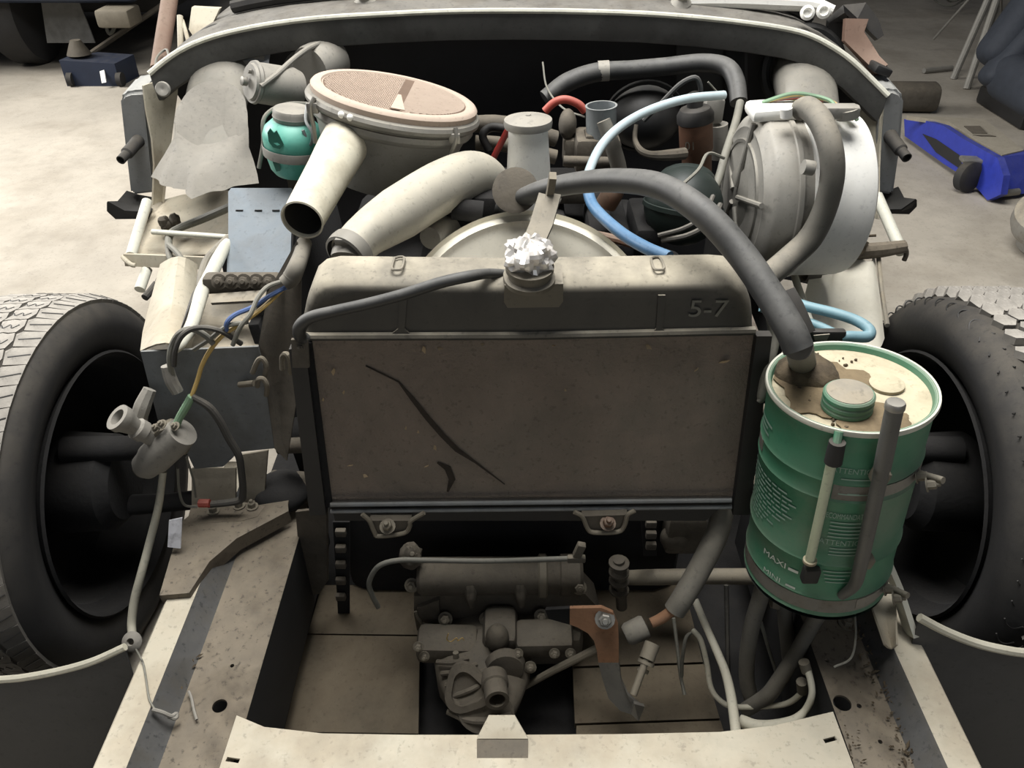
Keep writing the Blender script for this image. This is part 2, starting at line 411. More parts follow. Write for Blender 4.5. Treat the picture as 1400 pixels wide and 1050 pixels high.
# suspension arms reaching into the wheels
def arm(sign, pts, r, label, group=None):
    g = G().tube(pts, r, 12)
    return solo('suspension_arm', g, M['iron_dark'], label, 'suspension arm', group)
arm(-1, [(-.80, 1.08, .44), (-.66, 1.1, .43), (-.52, 1.14, .42), (-.36, 1.16, .42)], [.024, .022, .024, .03], 'dark upper suspension arm reaching into the left wheel')
arm(-1, [(-.80, 1.08, .30), (-.66, 1.1, .29), (-.50, 1.14, .28), (-.36, 1.16, .28)], [.022, .018, .02, .03], 'dark lower suspension arm reaching into the left wheel')
arm(1, [(.80, 1.08, .44), (.66, 1.1, .43), (.54, 1.14, .42), (.44, 1.16, .42)], [.024, .022, .024, .03], 'dark upper suspension arm reaching into the right wheel')
arm(1, [(.80, 1.08, .29), (.66, 1.1, .28), (.54, 1.14, .28), (.44, 1.16, .28)], [.022, .018, .02, .03], 'dark lower suspension arm reaching into the right wheel')

# ================================================================ CHASSIS
ch = thing('car_chassis', 'bare dusty grey car chassis with two side rails and a front crossmember', 'chassis', (.03, .7, .1))
def rail(prof, y0, y1):
    rows = [[(x, y, z) for x, z in prof] for y in [y0 + (y1 - y0) * k / 10 for k in range(11)]]
    return G().sheet(rows, .004)
lp = [(-.537, .33), (-.537, .372), (-.533, .377), (-.492, .377), (-.486, .374), (-.452, .346), (-.445, .343), (-.374, .343), (-.369, .338), (-.369, .16)]
rp = [(.452, .16), (.452, .338), (.457, .343), (.508, .343), (.515, .346), (.549, .374), (.555, .377), (.598, .377), (.602, .372), (.602, .33)]
def railset(pf, y0, y1):
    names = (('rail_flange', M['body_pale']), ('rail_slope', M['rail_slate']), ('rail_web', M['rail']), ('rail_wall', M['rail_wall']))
    out = []
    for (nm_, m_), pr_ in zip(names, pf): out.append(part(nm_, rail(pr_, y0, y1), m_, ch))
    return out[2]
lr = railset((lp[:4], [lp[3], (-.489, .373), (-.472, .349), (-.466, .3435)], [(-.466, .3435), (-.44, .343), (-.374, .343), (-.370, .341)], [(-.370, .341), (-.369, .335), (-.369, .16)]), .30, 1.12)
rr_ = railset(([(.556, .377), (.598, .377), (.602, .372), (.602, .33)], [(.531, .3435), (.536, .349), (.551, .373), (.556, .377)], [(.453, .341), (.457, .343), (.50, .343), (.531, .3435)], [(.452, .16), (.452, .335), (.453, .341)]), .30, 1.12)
g = G()
for px, py, r in ((300, 964, .0105), (317, 909, .003), (213, 890, .003)):
    p = PZ(px, py, .345); g.cyl(p + Vector((0, 0, .06)), p - Vector((0, 0, .02)), r, seg=20)
cut(lr, g)
g = G()
for px, py, r in ((1152, 960, .0125), (1175, 964, .0035), (1131, 902, .003), (1204, 1013, .003)):
    p = PZ(px, py, .345); g.cyl(p + Vector((0, 0, .06)), p - Vector((0, 0, .02)), r, seg=20)
cut(rr_, g)
# front crossmember with curved rear edge
back = [(322, 982), (360, 998), (440, 1007), (560, 1009), (700, 1009), (850, 1008), (985, 1005), (1060, 996), (1140, 977)]
rows = []
zc = .348
bk = [PZ(x, y, zc) for x, y in back]
rows.append([p - Vector((0, 0, .10)) for p in bk]); rows.append(bk)
for f in (.25, .5, .75, 1): rows.append([Vector((p.x, p.y * (1 - f) + .30 * f, zc + .0)) for p in bk])
cm = part('front_crossmember', G().sheet(rows, .004), M['body_pale'], ch)
g = G()
for px, py, an in ((319, 1041, .3), (1134, 1013, -.5)):
    p = PZ(px, py, zc)
    g.box(p, (.018, .006, .05), Matrix.Rotation(-an * .5, 3, 'Z'), 0)
cut(cm, g)
# folded wedge tab
a, b, c, d = PZ(652, 1010, zc + .006), PZ(722, 1010, zc + .006), PY(704, 979, .612), PY(668, 979, .612)
dn = Vector((0, .004, -.05))
g = G().prism([a, b, c, d], (0, .004, -.004))
part('wedge_tab', g, M['body_pale'], ch, label='pale folded wedge tab on the crossmember')
g = G()
g.prism([PZ(652, 1011, zc + .006), PZ(722, 1011, zc + .006), PZ(722, 1046, zc + .002), PZ(652, 1046, zc + .002)], (0, 0, -.002))
part('tab_recess', g, M['iron'], ch, label='dark slotted recess under the wedge tab')
# gusset on the left rail (arched)
g = G()
top = [(248, 716), (262, 705), (300, 698), (345, 694), (395, 686)]
bot = [(219, 815), (258, 812), (284, 768), (322, 735), (393, 697)]
rows = [[PZ(x, y, .388) for x, y in top], [PZ((x + x2) / 2 + (6 if 0 < i < 4 else 0), (y + y2) / 2, .387) for i, ((x, y), (x2, y2)) in enumerate(zip(top, bot))], [PZ(x, y, .385) for x, y in bot], [PZ(x, y, .385) - Vector((0, -.004, .03)) for x, y in bot]]
part('gusset', G().sheet(rows, .004), M['rail'], ch)
# battery box: grey front plate, side cheek, floor
g = G().plate([(192, 481, 1.02), (353, 474, 1.02), (359, 500, 1.02), (375, 613, 1.02), (326, 618, 1.02), (316, 628, 1.02), (305, 638, 1.02), (266, 641, 1.02), (254, 616, 1.02), (250, 578, 1.02), (216, 575, 1.02)], .004)
part('front_plate', g, M['plate_grey'], ch, label='grey steel front plate of the left box')
g = G().plate([(353, 474, 1.022), (366, 400, 1.10), (405, 330, 1.12), (412, 345, 1.09), (410, 520, 1.03), (392, 630, 1.02), (374, 612, 1.022)], .004)
part('side_cheek', g, M['iron'], ch, label='brown dusty side cheek beside the radiator')
g = G()
rows = [[PZ(x, y, .62) for x, y in ((192, 480), (250, 478), (310, 476), (353, 473))], [PZ(x, y, .60) for x, y in ((215, 440), (268, 432), (320, 425), (362, 420))], [PZ(x, y, .61) for x, y in ((236, 390), (285, 384), (330, 382), (372, 382))]]
part('box_floor', G().sheet(rows, .004), M['body_grey'], ch)
# curved pale inner wing column
rows = []
for py, xl, xr, Y in ((362, 221, 268, 1.34), (400, 211, 268, 1.27), (430, 203, 268, 1.2), (455, 197, 266, 1.13), (481, 194, 258, 1.05)):
    rows.append([PY(xl + (xr - xl) * k / 6, py - 10 * math.sin(math.pi * k / 6), Y - .035 * math.sin(math.pi * k / 6)) for k in range(7)])
part('inner_wing_column', G().sheet(rows, .003), M['body_pale'], ch)
# left shelf plate (pale, spotted)
rows = [[PY(x, y, Y) for x, y, Y in ((206, 280, 1.80), (250, 268, 1.80), (300, 262, 1.78), (330, 262, 1.74))],
        [PY(x, y, Y) for x, y, Y in ((190, 320, 1.66), (240, 318, 1.66), (290, 316, 1.64), (335, 316, 1.62))],
        [PY(x, y, Y) for x, y, Y in ((180, 352, 1.56), (232, 352, 1.56), (285, 350, 1.54), (338, 348, 1.52))]]
part('wing_shelf', G().sheet(rows, .004), M['body_pale'], ch)
g = G().cyl(PY(201, 276, 1.72), PY(179, 350, 1.54), .0115)
part('corner_tube', g, M['lip'], ch)
g = G(); a, b = PY(172, 355, 1.53), PY(292, 360, 1.50)
g.strip([a, b], .026, .012, (0, .3, 1)); g.tube(L3([(168, 351, 1.53), (172, 356, 1.52), (180, 362, 1.51), (185, 363, 1.51)]), .005)
part('cross_bar', g, M['body_pale'], ch)
# right shelf, tube, bar, beige panel
g = G().cyl(PY(1199, 268, 1.70), PY(1233, 345, 1.54), .0125)
part('corner_tube', g, M['lip'], ch)
g = G(); g.tube(L3([(1100, 352, 1.50), (1150, 346, 1.50), (1200, 342, 1.51), (1236, 337, 1.52)]), [.016, .018, .017, .014], 10)
g.tube(L3([(1230, 335, 1.52), (1238, 340, 1.52), (1239, 348, 1.52), (1236, 356, 1.52)]), .005)
part('cross_bar', g, M['rail'], ch)
rows = []
for (xl, yl, Yl, xr, yr, Yr) in ((1120, 352, 1.50, 1198, 350, 1.52), (1105, 385, 1.42, 1201, 382, 1.45), (1096, 420, 1.34, 1206, 415, 1.38), (1090, 470, 1.24, 1212, 470, 1.28)):
    A, B = PY(xl, yl, Yl), PY(xr, yr, Yr)
    rows.append([A.lerp(B, k / 12) + Vector((0, -.03 * math.sin(k / 12 * math.pi * 3.2), 0)) for k in range(13)])
part('inner_wing_panel', G().sheet(rows, .003), M['cream'], ch, label='crumpled cream inner wing panel on the right')
g = G().tube(L3([(1201, 352, 1.51), (1206, 400, 1.42), (1213, 445, 1.32)]), .005, 8)
part('panel_edge', g, M['body_grey'], ch)
g = G().cyl(PY(1083, 368, 1.44), PY(1107, 440, 1.2), .007)
part('stay_rod', g, M['lip'], ch)
# brackets under the grey plate
for l in ([(262, 640, 1.03), (300, 640, 1.03), (322, 640, 1.03), (322, 690, 1.0), (262, 690, 1.0)], [(330, 622, 1.04), (366, 616, 1.04), (360, 690, 1.01), (330, 690, 1.01)]):
    part('bracket_leg', G().plate(l, .006), M['iron_light'], ch)
g = G(); p = [(262, 690), (330, 686), (362, 692), (352, 706), (330, 712), (268, 716), (258, 704)]
g.prism([PZ(x, y, .392) for x, y in p], (0, 0, -.01))
part('mount_plate', g, M['rail'], ch)
for x, y in ((292, 699), (327, 692), (345, 693)):
    part('bolt', G().bolt(PZ(x, y, .393), (0, 0, 1), .007, .01), M['iron_light'], ch)
# hook loops by the plate
for pts in ([(345, 510, 1.0), (352, 494, 1.0), (358, 490, 1.0), (364, 500, 1.0), (361, 518, 1.0)], [(352, 528, 1.0), (353, 519, .99), (360, 518, .99), (365, 528, .99), (364, 540, 1.0)], [(386, 505, .97), (386, 488, .97), (392, 484, .96), (397, 494, .96), (397, 510, .97)]):
    part('hook', G().tube(L3(pts), .004, 8), M['iron_light'], ch)
g = G().cyl(PY(328, 526, 1.015), PY(348, 524, 1.0), .005)
part('pin', g, M['iron_light'], ch)
# right rail corner cup
rows = []
for t_ in range(6):
    f = t_ / 5
    rows.append([PZ(1180 + f * 36 + k * (11 - 6 * f) - 8 * f, 800 + f * 82 + 6 * math.sin(math.pi * k / 4) * f, .40 - .018 * math.sin(math.pi * k / 4) * f) for k in range(5)])
part('corner_cup', G().sheet(rows, .003), M['body_pale'], ch)
g = G().strip([PZ(1205, 750, .50), PZ(1225, 800, .44), PZ(1246, 868, .382)], .008, .03, (1, 0, 0))
part('edge_flange', g, M['lip'], ch)
for px, py in ((1158, 853),):
    part('bolt', G().bolt(PZ(px, py, .345), (0, 0, 1), .009, .01), M['iron_light'], ch)

g = G().box((.035, 1.12, .055), (1.24, 1.36, .012), None, 0)
part('added_shade_pan', g, M['iron_dark'], ch)  # added unseen dark sheet; keeps lit floor from showing below the chassis
random.seed(31)
for (xa, ya, xb, yb, n_, sp_) in ((1175, 850, 1255, 1045, 150, 12), (262, 850, 215, 1000, 60, 9), (1140, 990, 1165, 1045, 30, 14)):
    g = G()
    for k in range(n_):
        f = random.random(); p = PZ(xa + (xb - xa) * f + random.gauss(0, sp_), ya + (yb - ya) * f + random.gauss(0, 5), .3485)
        s_ = random.uniform(.0008, .0026); an = random.uniform(0, 3.1); d1 = Vector((math.cos(an), math.sin(an), random.uniform(-.1, .3))); d2 = Vector((-math.sin(an), math.cos(an), 0)); lg = random.choice((1, 1, 3))
        g.add([p - d1 * s_ * lg, p - d2 * s_, p + d1 * s_ * lg, p + d2 * s_, p + Vector((0, 0, s_ * 1.4))], [[0, 1, 4], [1, 2, 4], [2, 3, 4], [3, 0, 4], [3, 2, 1, 0]])
    o = part('dirt_crumbs', g, M['grime'], ch); o['kind'] = 'stuff'
# undertray boards
ut = thing('undertray', 'brown wooden undertray board below the left of the gearbox', 'undertray', (-.27, .8, .1))
def board(l, z, th=.014): return G().prism([PZ(x, y, z) for x, y in l], (0, 0, -th))
part('plank', board([(388, 1000), (572, 1003), (574, 870), (420, 868)], .115), M['wood'], ut)
part('plank', board([(421, 866), (574, 868), (575, 800), (440, 800)], .113), M['wood'], ut)
ut2 = thing('undertray', 'three-plank wooden undertray below the rusty bracket', 'undertray', (.25, .8, .1))
part('plank', board([(788, 1020), (788, 992), (985, 985), (995, 1018)], .117), M['wood'], ut2)
part('plank', board([(786, 989), (783, 914), (962, 908), (984, 982)], .115), M['wood'], ut2)
part('plank', board([(783, 911), (782, 800), (935, 800), (961, 905)], .113), M['wood'], ut2)

# dark splash guards with pale beads
def guard(pts, label, bead, sign):
    P = [PY(*p) for p in pts]
    t = thing('splash_guard', label, 'splash guard', (P[0].x, P[0].y, 0))
    rows = []
    for k in range(6):
        f = k / 5
        rows.append([Vector((p.x, p.y - .06 * f * (1 - .4 * f), p.z * (1 - f) + .02 * f)) for p in P])
    part('panel', G().sheet(rows, .004), M['guard'], t)
    part('edge_bead', G().tube([p + Vector((0, 0, .003)) for p in P], bead, 8), M['wire_white'], t, label='pale edge bead')
guard([(-120, 938, .69), (0, 931, .69), (40, 927, .69), (90, 917, .695), (130, 905, .70), (172, 886, .71)], 'dark curved splash guard with pale bead below the left wheel', .0055, -1)
guard([(1256, 846, .73), (1290, 864, .72), (1330, 880, .71), (1370, 890, .70), (1410, 895, .70), (1500, 898, .70)], 'dark curved splash guard with pale bead below the right wheel', .0065, 1)

# ================================================================ BODY / BULKHEAD
bd = thing('bulkhead', 'stripped car bulkhead whose dark arched wall is edged by a pale lip', 'car body', (0, 2.0, 0))
arch = [(205, 103), (228, 84), (255, 67), (290, 53), (330, 43), (380, 34), (440, 27), (520, 22), (610, 18), (700, 17), (790, 18), (880, 21), (960, 27), (1030, 35), (1080, 43), (1110, 52), (1140, 68), (1165, 86), (1190, 110), (1213, 133)]
def archY(i): return 1.90 - .10 * abs((i - 9.5) / 9.5) ** 2
A = [PY(x, y, archY(i)) for i, (x, y) in enumerate(arch)]
def vx(p, dz, dy, sx=1): return Vector((p.x * sx, p.y + dy, p.z + dz))
rows = [A, [vx(p, -.03, .004) for p in A], [vx(p, -.055, .012) for p in A], [vx(p, -.06, .035) for p in A]]
part('flange', G().sheet(rows, .004), M['flange_grey'], bd)
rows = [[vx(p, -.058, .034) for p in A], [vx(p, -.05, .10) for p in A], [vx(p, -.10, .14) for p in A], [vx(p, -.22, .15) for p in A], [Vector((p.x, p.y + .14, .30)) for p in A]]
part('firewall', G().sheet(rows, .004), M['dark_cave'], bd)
part('lip', G().tube([p + Vector((0, -.003, .004)) for p in A], .006, 8, 3), M['lip'], bd, label='pale rolled lip')
rows = [A, [vx(p, .012, .08) for p in A[:]], [Vector((p.x, 2.06, p.z + .015)) for p in A], [Vector((p.x, 2.4, p.z + .02)) for p in A]]
part('scuttle', G().sheet([[q for q in r[1:-1]] for r in rows], .003), M['scuttle'], bd)
rows_t = [A[i] for i in range(3, 17)]
g = G().tube([Vector((p.x, 2.03, p.z + .03)) for p in rows_t], .014, 8)
part('screen_seal', g, M['black_metal'], bd)
g = G().tube([Vector((p.x, 2.09, p.z + .05)) for p in rows_t], .02, 8)
part('screen_frame', g, M['grey_paint'], bd)
g = G().tube(L3([(940, 2, 2.0), (1000, 1, 2.0), (1060, 3, 1.99), (1110, 6, 1.98), (1140, 14, 1.96)]), [.014, .017, .018, .016, .01], 10)
part('screen_corner', g, M['white_paint'], bd, label='white screen corner on the right')
for (x, y, Y, s_) in ((500, 8, 2.0, .028), (693, 5, 2.0, .026), (930, 8, 1.98, .026)):
    g = G(); c = PY(x, y, Y); g.lathe([(s_, -.02), (s_ * .9, .01), (s_ * .5, .02), (s_ * .5, .05), (0, .05)], c, (0, -.5, 1), 14)
    part('wiper_spindle', g, M['grey_paint'], bd)
g = G()
for x, y in ((1103, 18), (1125, 16)):
    c = PY(x, y, 1.92); g.lathe([(0, 0), (.014, 0), (.016, .01), (.01, .014), (.006, .006), (0, .006)], c, (-.2, -1, .3), 16)
part('hinge_stud', g, M['white_paint'], bd)
# side fins
def fin(l, th, m, label):
    rows = []
    for (xl, yl, Yl, xr, yr, Yr) in l:
        a, b = PY(xl, yl, Yl), PY(xr, yr, Yr)
        rows.append([a, a.lerp(b, .12) + Vector((0, .012, 0)), a.lerp(b, .5) + Vector((0, .02, 0)), b])
    return part('side_fin', G().sheet(rows, th), m, bd, label=label)
fin([(194, 117, 1.80, 244, 108, 1.86), (198, 150, 1.79, 242, 130, 1.86), (206, 190, 1.78, 236, 170, 1.85), (209, 225, 1.77, 230, 215, 1.83), (207, 280, 1.74, 224, 280, 1.78)], .004, M['body_pale'], 'pale vertical fin below the left end of the lip')
fin([(1213, 134, 1.80, 1180, 115, 1.88), (1205, 160, 1.80, 1172, 145, 1.88), (1203, 190, 1.80, 1172, 190, 1.86), (1201, 230, 1.78, 1178, 235, 1.84), (1200, 300, 1.70, 1180, 310, 1.76)], .004, M['body_pale'], 'pale vertical fin below the right end of the lip')
g = G().lathe([(0, .004), (.003, .006), (.014, .006), (.0165, .003), (.0165, 0), (0, 0)], PY(223, 122, 1.80), (.1, -1, .35), 24)
part('washer_disc', g, M['grey_paint'], bd)
# identification plate
g = G(); c = PY(341, 75, 1.9); rot = Matrix.Rotation(R(-30), 3, 'X') @ Matrix.Rotation(R(-8), 3, 'Z') @ Matrix.Rotation(R(10), 3, 'Y')
g.box(c, (.098, .003, .062), rot, .001); pl = part('identification_plate', g, M['plate_alu'], bd)
g = G()
for dz, wd in ((.014, .07), (-.003, .075), (-.018, .06)): g.box(c + rot @ Vector((0, -.002, dz)), (wd, .001, .008), rot, 0)
part('plate_band', g, M['grey_paint'], pl, label='lighter stamped bands')
# dark panels on the back wall
g = G().plate([(925, 60, 1.98), (1022, 55, 1.98), (1022, 130, 1.98), (925, 130, 1.98)], .01)
part('wall_panel', g, M['black_metal'], bd)
g = G().plate([(993, 55, 1.95), (1018, 55, 1.95), (1018, 135, 1.95), (993, 135, 1.95)], .02)
part('wall_channel', g, M['iron_dark'], bd)
g = G().lathe([(.05, 0), (.058, -.03), (.05, -.05), (0, -.06)], PY(425, 95, 1.95), (0, 1, .1), 24)
part('round_boss', g, M['grey_paint'], bd)

# wing-end boxes with pipe stubs, and torn rubber scoops
def endbox(l, label, stub, mt):
    P = L3(l); t = thing('vent_box', label, 'vent box', (sum(p.x for p in P) / len(P), P[0].y, min(p.z for p in P)))
    g = G(); b = bmesh.new(); vs = [b.verts.new(p) for p in P]; f = b.faces.new(vs)
    e = bmesh.ops.extrude_face_region(b, geom=[f]); bmesh.ops.translate(b, vec=(0, .10, .012), verts=[v for v in e['geom'] if isinstance(v, bmesh.types.BMVert)])
    bmesh.ops.bevel(b, geom=list(b.edges), offset=.008, segments=3, affect='EDGES', clamp_overlap=True)
    g.bm(b); part('shell', g, mt, t)
    a, b_, r1, r2 = stub
    ax = (b_ - a).normalized(); L = (b_ - a).length
    g = G().lathe([(r1 * 1.15, -.03), (r1, .01), (r1, L * .6), (r2, L * .65), (r2, L), (r2 * .75, L), (r2 * .75, L * .5), (0, L * .5)], a, ax, 20)
    part('pipe_stub', g, M['rubber'], t)
endbox([(163, 135, 1.80), (168, 128, 1.80), (178, 125, 1.80), (200, 124, 1.80), (214, 264, 1.80), (178, 268, 1.80), (170, 200, 1.80)], 'dark grey vent box with pipe stub left of the engine bay', (PY(186, 196, 1.79), PY(165, 219, 1.72), .0135, .010), M['box_plastic'])
endbox([(1237, 135, 1.80), (1232, 126, 1.80), (1222, 122, 1.80), (1205, 124, 1.80), (1196, 264, 1.80), (1222, 268, 1.80), (1232, 200, 1.80)], 'dark grey vent box with pipe stub right of the engine bay', (PY(1220, 190, 1.79), PY(1240, 216, 1.72), .0145, .011), M['box_plastic'])
def scoop(l, label):
    g = G(); rows = []
    for r in l: rows.append(L3(r))
    g.sheet(rows, .004); return solo('rubber_scoop', g, M['rubber_black'], label, 'rubber scoop')
scoop([[(172, 262, 1.82), (190, 268, 1.84), (212, 272, 1.84)], [(160, 277, 1.76), (183, 281, 1.79), (212, 284, 1.8)], [(146, 277, 1.69), (170, 290, 1.70), (205, 292, 1.72)], [(146, 288, 1.69), (158, 298, 1.70), (203, 298, 1.72)]], 'torn black rubber scoop below the left vent box')
scoop([[(1228, 255, 1.82), (1210, 262, 1.84), (1196, 266, 1.84)], [(1236, 270, 1.76), (1215, 276, 1.79), (1198, 280, 1.8)], [(1252, 272, 1.69), (1232, 286, 1.70), (1205, 286, 1.72)], [(1253, 283, 1.69), (1243, 293, 1.70), (1206, 292, 1.72)]], 'torn black rubber scoop below the right vent box')
# door hinge arm on the right
t = thing('hinge_arm', 'brown-black curved hinge arm beyond the right end of the lip', 'hinge', PY(1190, 90, 1.95))
g = G().strip(L3([(1143, 60, 1.98), (1146, 30, 1.98), (1158, 18, 1.97), (1176, 17, 1.96), (1192, 35, 1.95), (1202, 52, 1.94)]), [.05, .05, .045, .04, .03, .015], .02, (1, 0, .1))
part('outer_arm', g, M['black_metal'], t)
g = G().strip(L3([(1170, 26, 1.94), (1166, 50, 1.93), (1182, 70, 1.92), (1193, 85, 1.9), (1205, 97, 1.88)]), [.05, .045, .035, .03, .03], .02, (1, 0, .3))
part('inner_arm', g, M['post'], t)
g = G().box(PY(1203, 94, 1.87), (.04, .05, .018), Matrix.Rotation(R(20), 3, 'Y'), .004)
part('rubber_pad', g, M['rubber_black'], t)

# ventilation ducts
t = thing('air_duct', 'grey duct with a loose flared canvas sleeve at the left of the bulkhead', 'duct', PY(290, 240, 1.6))
def ring(px, py, Y, rx, ry, tilt, n=24, wob=0, ph=0):
    c = PY(px, py, Y); out = []
    for k in range(n):
        a = 2 * math.pi * k / n; wv = 1 + wob * math.sin(5 * a + ph)
        out.append(c + Vector((rx * wv * math.cos(a), ry * wv * math.sin(a) * math.cos(tilt), ry * wv * math.sin(a) * math.sin(tilt))))
    return out
g = G().loft([ring(310, 92, 1.98, .072, .072, 1.3), ring(305, 105, 1.9, .072, .07, 1.15), ring(298, 128, 1.82, .07, .068, 1.0), ring(292, 150, 1.76, .068, .066, .8), ring(290, 165, 1.74, .066, .06, .6)])
part('pipe', g, M['silver_dark'], t)
g = G().tube([Vector(p) for p in ring(310, 90, 1.955, .08, .08, 1.3)] , .012, 8)
part('seal_ring', g, M['rubber_black'], t)
def fold(px, py, Y, rx, ry, tilt, am, dx=0, n=72):
    c_ = PY(px, py, Y); out = []
    for k in range(n):
        a = 2 * math.pi * k / n; s1 = math.sin(2 * a + .35); m_ = 1 + am * (1 - 1.8 * abs(s1) ** .7) + am * .3 * math.sin(7 * a + 2)
        out.append(c_ + Vector((rx * m_ * math.cos(a) + (dx if math.cos(a) < -.6 else 0), ry * m_ * math.sin(a) * math.cos(tilt), ry * m_ * math.sin(a) * math.sin(tilt))))
    return out
g = G().loft([fold(291, 150, 1.755, .073, .07, .75, .0), fold(289, 158, 1.74, .078, .074, .7, .02), fold(288, 172, 1.715, .078, .072, .6, .07), fold(287, 195, 1.68, .074, .06, .45, .14), fold(287, 215, 1.65, .078, .055, .35, .2, -.01), fold(286, 234, 1.625, .082, .05, .3, .24, -.02), fold(285, 246, 1.61, .084, .05, .25, .26, -.025)], cap=False)
part('canvas_sleeve', g, M['canvas'], t)
t = thing('air_duct', 'grey duct mouth behind the heater drum at the right of the bulkhead', 'duct', PY(1105, 160, 1.8))
g = G().loft([ring(1098, 97, 1.98, .075, .075, 1.3), ring(1100, 112, 1.9, .072, .07, 1.15), ring(1104, 135, 1.82, .07, .068, 1.0), ring(1108, 165, 1.74, .068, .066, .8)])
part('pipe', g, M['silver_dark'], t)
g = G().tube([Vector(p) for p in ring(1098, 95, 1.955, .09, .09, 1.3)], .012, 8)
part('seal_ring', g, M['rubber_black'], t)

# ================================================================ ENGINE BAY
t = thing('engine_block', 'dark greasy engine block buried behind the radiator', 'engine', (.05, 1.4, .2))
part('block', G().box((.05, 1.52, .42), (.5, .56, .40), None, .03), M['iron_dark'], t)
part('bell_housing', G().box((.0, 1.17, .26), (.66, .28, .36), None, .05), M['iron_dark'], t)
part('cylinder_head', G().box((.06, 1.60, .65), (.36, .42, .08), None, .02), M['iron_dark'], t)
part('cylinder_head', G().box((-.23, 1.50, .60), (.2, .5, .16), Matrix.Rotation(R(-20), 3, 'Y'), .02), M['iron_dark'], t)
g = G()
for k in range(5): g.box((-.1 + .09 * k, 1.46, .70), (.05, .16, .05), None, .01)
part('rocker_cover', g, M['iron_dark'], t)
g = G()
g.box((.30, 1.45, .5), (.14, .3, .18), None, .03); g.blob((.24, 1.28, .58), (.07, .06, .06))
part('manifold', g, M['iron_dark'], t)
t = thing('inner_wing', 'dark inner wing wall along the left of the engine', 'panel', (-.42, 1.5, .3))
part('wall', G().box((-.42, 1.48, .48), (.02, .66, .36), Matrix.Rotation(R(-6), 3, 'Y'), .004), M['iron_dark'], t)
t = thing('inner_wing', 'dark inner wing wall along the right of the engine', 'panel', (.47, 1.6, .3))
part('wall', G().box((.50, 1.55, .45), (.02, .6, .32), None, .004), M['iron_dark'], t)

# air filter
Cn = PY(541, 127, 1.47); n = Vector((.20, .07, .975)).normalized()
af = thing('air_filter', 'round grey air filter with a dusty brown waffle-patterned lid', 'air filter', Cn - n * .16)
g = G().lathe([(.104, -.16), (.112, -.145), (.132, -.07), (.138, -.055), (.146, -.05), (.149, -.045), (.148, -.036), (.14, -.034)], Cn, n, 64)
part('bowl', g, M['grey_paint'], af)
g = G().lathe([(.14, -.036), (.152, -.033), (.157, -.028), (.158, -.022), (.155, -.016), (.149, -.013), (.146, -.012)], Cn, n, 64)
part('clamp_rim', g, M['silver_dark'], af)
g = G().lathe([(.149, -.014), (.150, -.004), (.147, 0), (.143, .002), (.132, .002), (.130, -.001), (0, -.001)], Cn, n, 64)
lid = part('lid', g, M['lid'], af)
u = n.orthogonal(); u = (Vector((1, 0, 0)) - n * n.x).normalized(); v_ = n.cross(u)
g = G(); dk = G()
for i in range(-22, 23):
    for j in range(-22, 23):
        x, y = (i + (.5 if j % 2 else 0)) * .0062, j * .0056
        if x * x + y * y > .126 ** 2: continue
        c = Cn + u * x + v_ * y
        if x < .005:
            a = .0026
            g.add([c + u * -a + n * -.001, c + v_ * -a + n * -.001, c + u * a + n * -.001, c + v_ * a + n * -.001, c + n * .0022], [[0, 1, 4], [1, 2, 4], [2, 3, 4], [3, 0, 4]])
for j in range(-21, 22):
    y = j * .006; hx = math.sqrt(max(0, .126 ** 2 - y * y))
    if hx > .03:
        a, b = Cn + u * .022 + v_ * y, Cn + u * hx + v_ * (y)
        g.tube([a + n * .0006, b + n * .0006], .0013, 6, smooth=False)
part('lid_panel', G().lathe([(0, -.0004), (.128, -.0004)], Cn, n, 64), M['lid_dark'], lid, label='darker brown patterned centre')
o = part('waffle_relief', g, M['lid'], lid); o['kind'] = 'stuff'
g = G().prism([Cn + u * .006 - v_ * .02 + n * .0015, Cn + u * .006 - v_ * .122 + n * .0015, Cn + u * .03 - v_ * .12 + n * .0015, Cn + u * .012 - v_ * .02 + n * .0015], n * .002)
part('lid_rib', g, M['lid'], lid)
for ang, nm in ((R(218), 0), (R(-42), 0)):
    d = u * math.cos(ang) + v_ * math.sin(ang)
    g = G().tube([Cn + d * .158 - n * .012, Cn + d * .164 - n * .03, Cn + d * .156 - n * .06, Cn + d * .150 - n * .09], .004, 8)
    g.box(Cn + d * .16 - n * .03, (.02, .008, .018), None, .002)
    part('clip', g, M['steel'], af)
g = G().blob(Cn + (u * -.45 - v_ * .89) * .157 - n * .02, .006, seg=10, rings=6); g.blob(Cn + (u * -.35 - v_ * .93) * .157 - n * .02, .006, seg=10, rings=6)
part('rivet', g, M['white_paint'], af)
# horn
a, b = PY(476, 188, 1.37), PY(413, 301, 1.12)
ax = (b - a).normalized(); L = (b - a).length
g = G().lathe([(0, -.03), (.036, -.03), (.041, .0), (.040, .05), (.036, .12), (.032, L - .02), (.031, L - .008), (.033, L), (.030, L + .001), (.029, L - .004), (0, L - .004)], a, ax, 40)
ih = solo('intake_horn', G().lathe([(0, -.03), (.036, -.03), (.041, .0), (.040, .05), (.036, .12), (.032, L - .02), (.031, L - .008), (.033, L), (.0305, L + .001), (.0292, L - .004), (.029, L - .16), (0, L - .16)], a, ax, 40), M['horn'], 'pale tapering intake horn with an open dark mouth below the air filter', 'intake horn')
part('bore', G().lathe([(.0291, L - .006), (.0286, L - .006), (.0284, L - .155), (0, L - .155)], a, ax, 40), M['bore'], ih, label='dark inner bore')

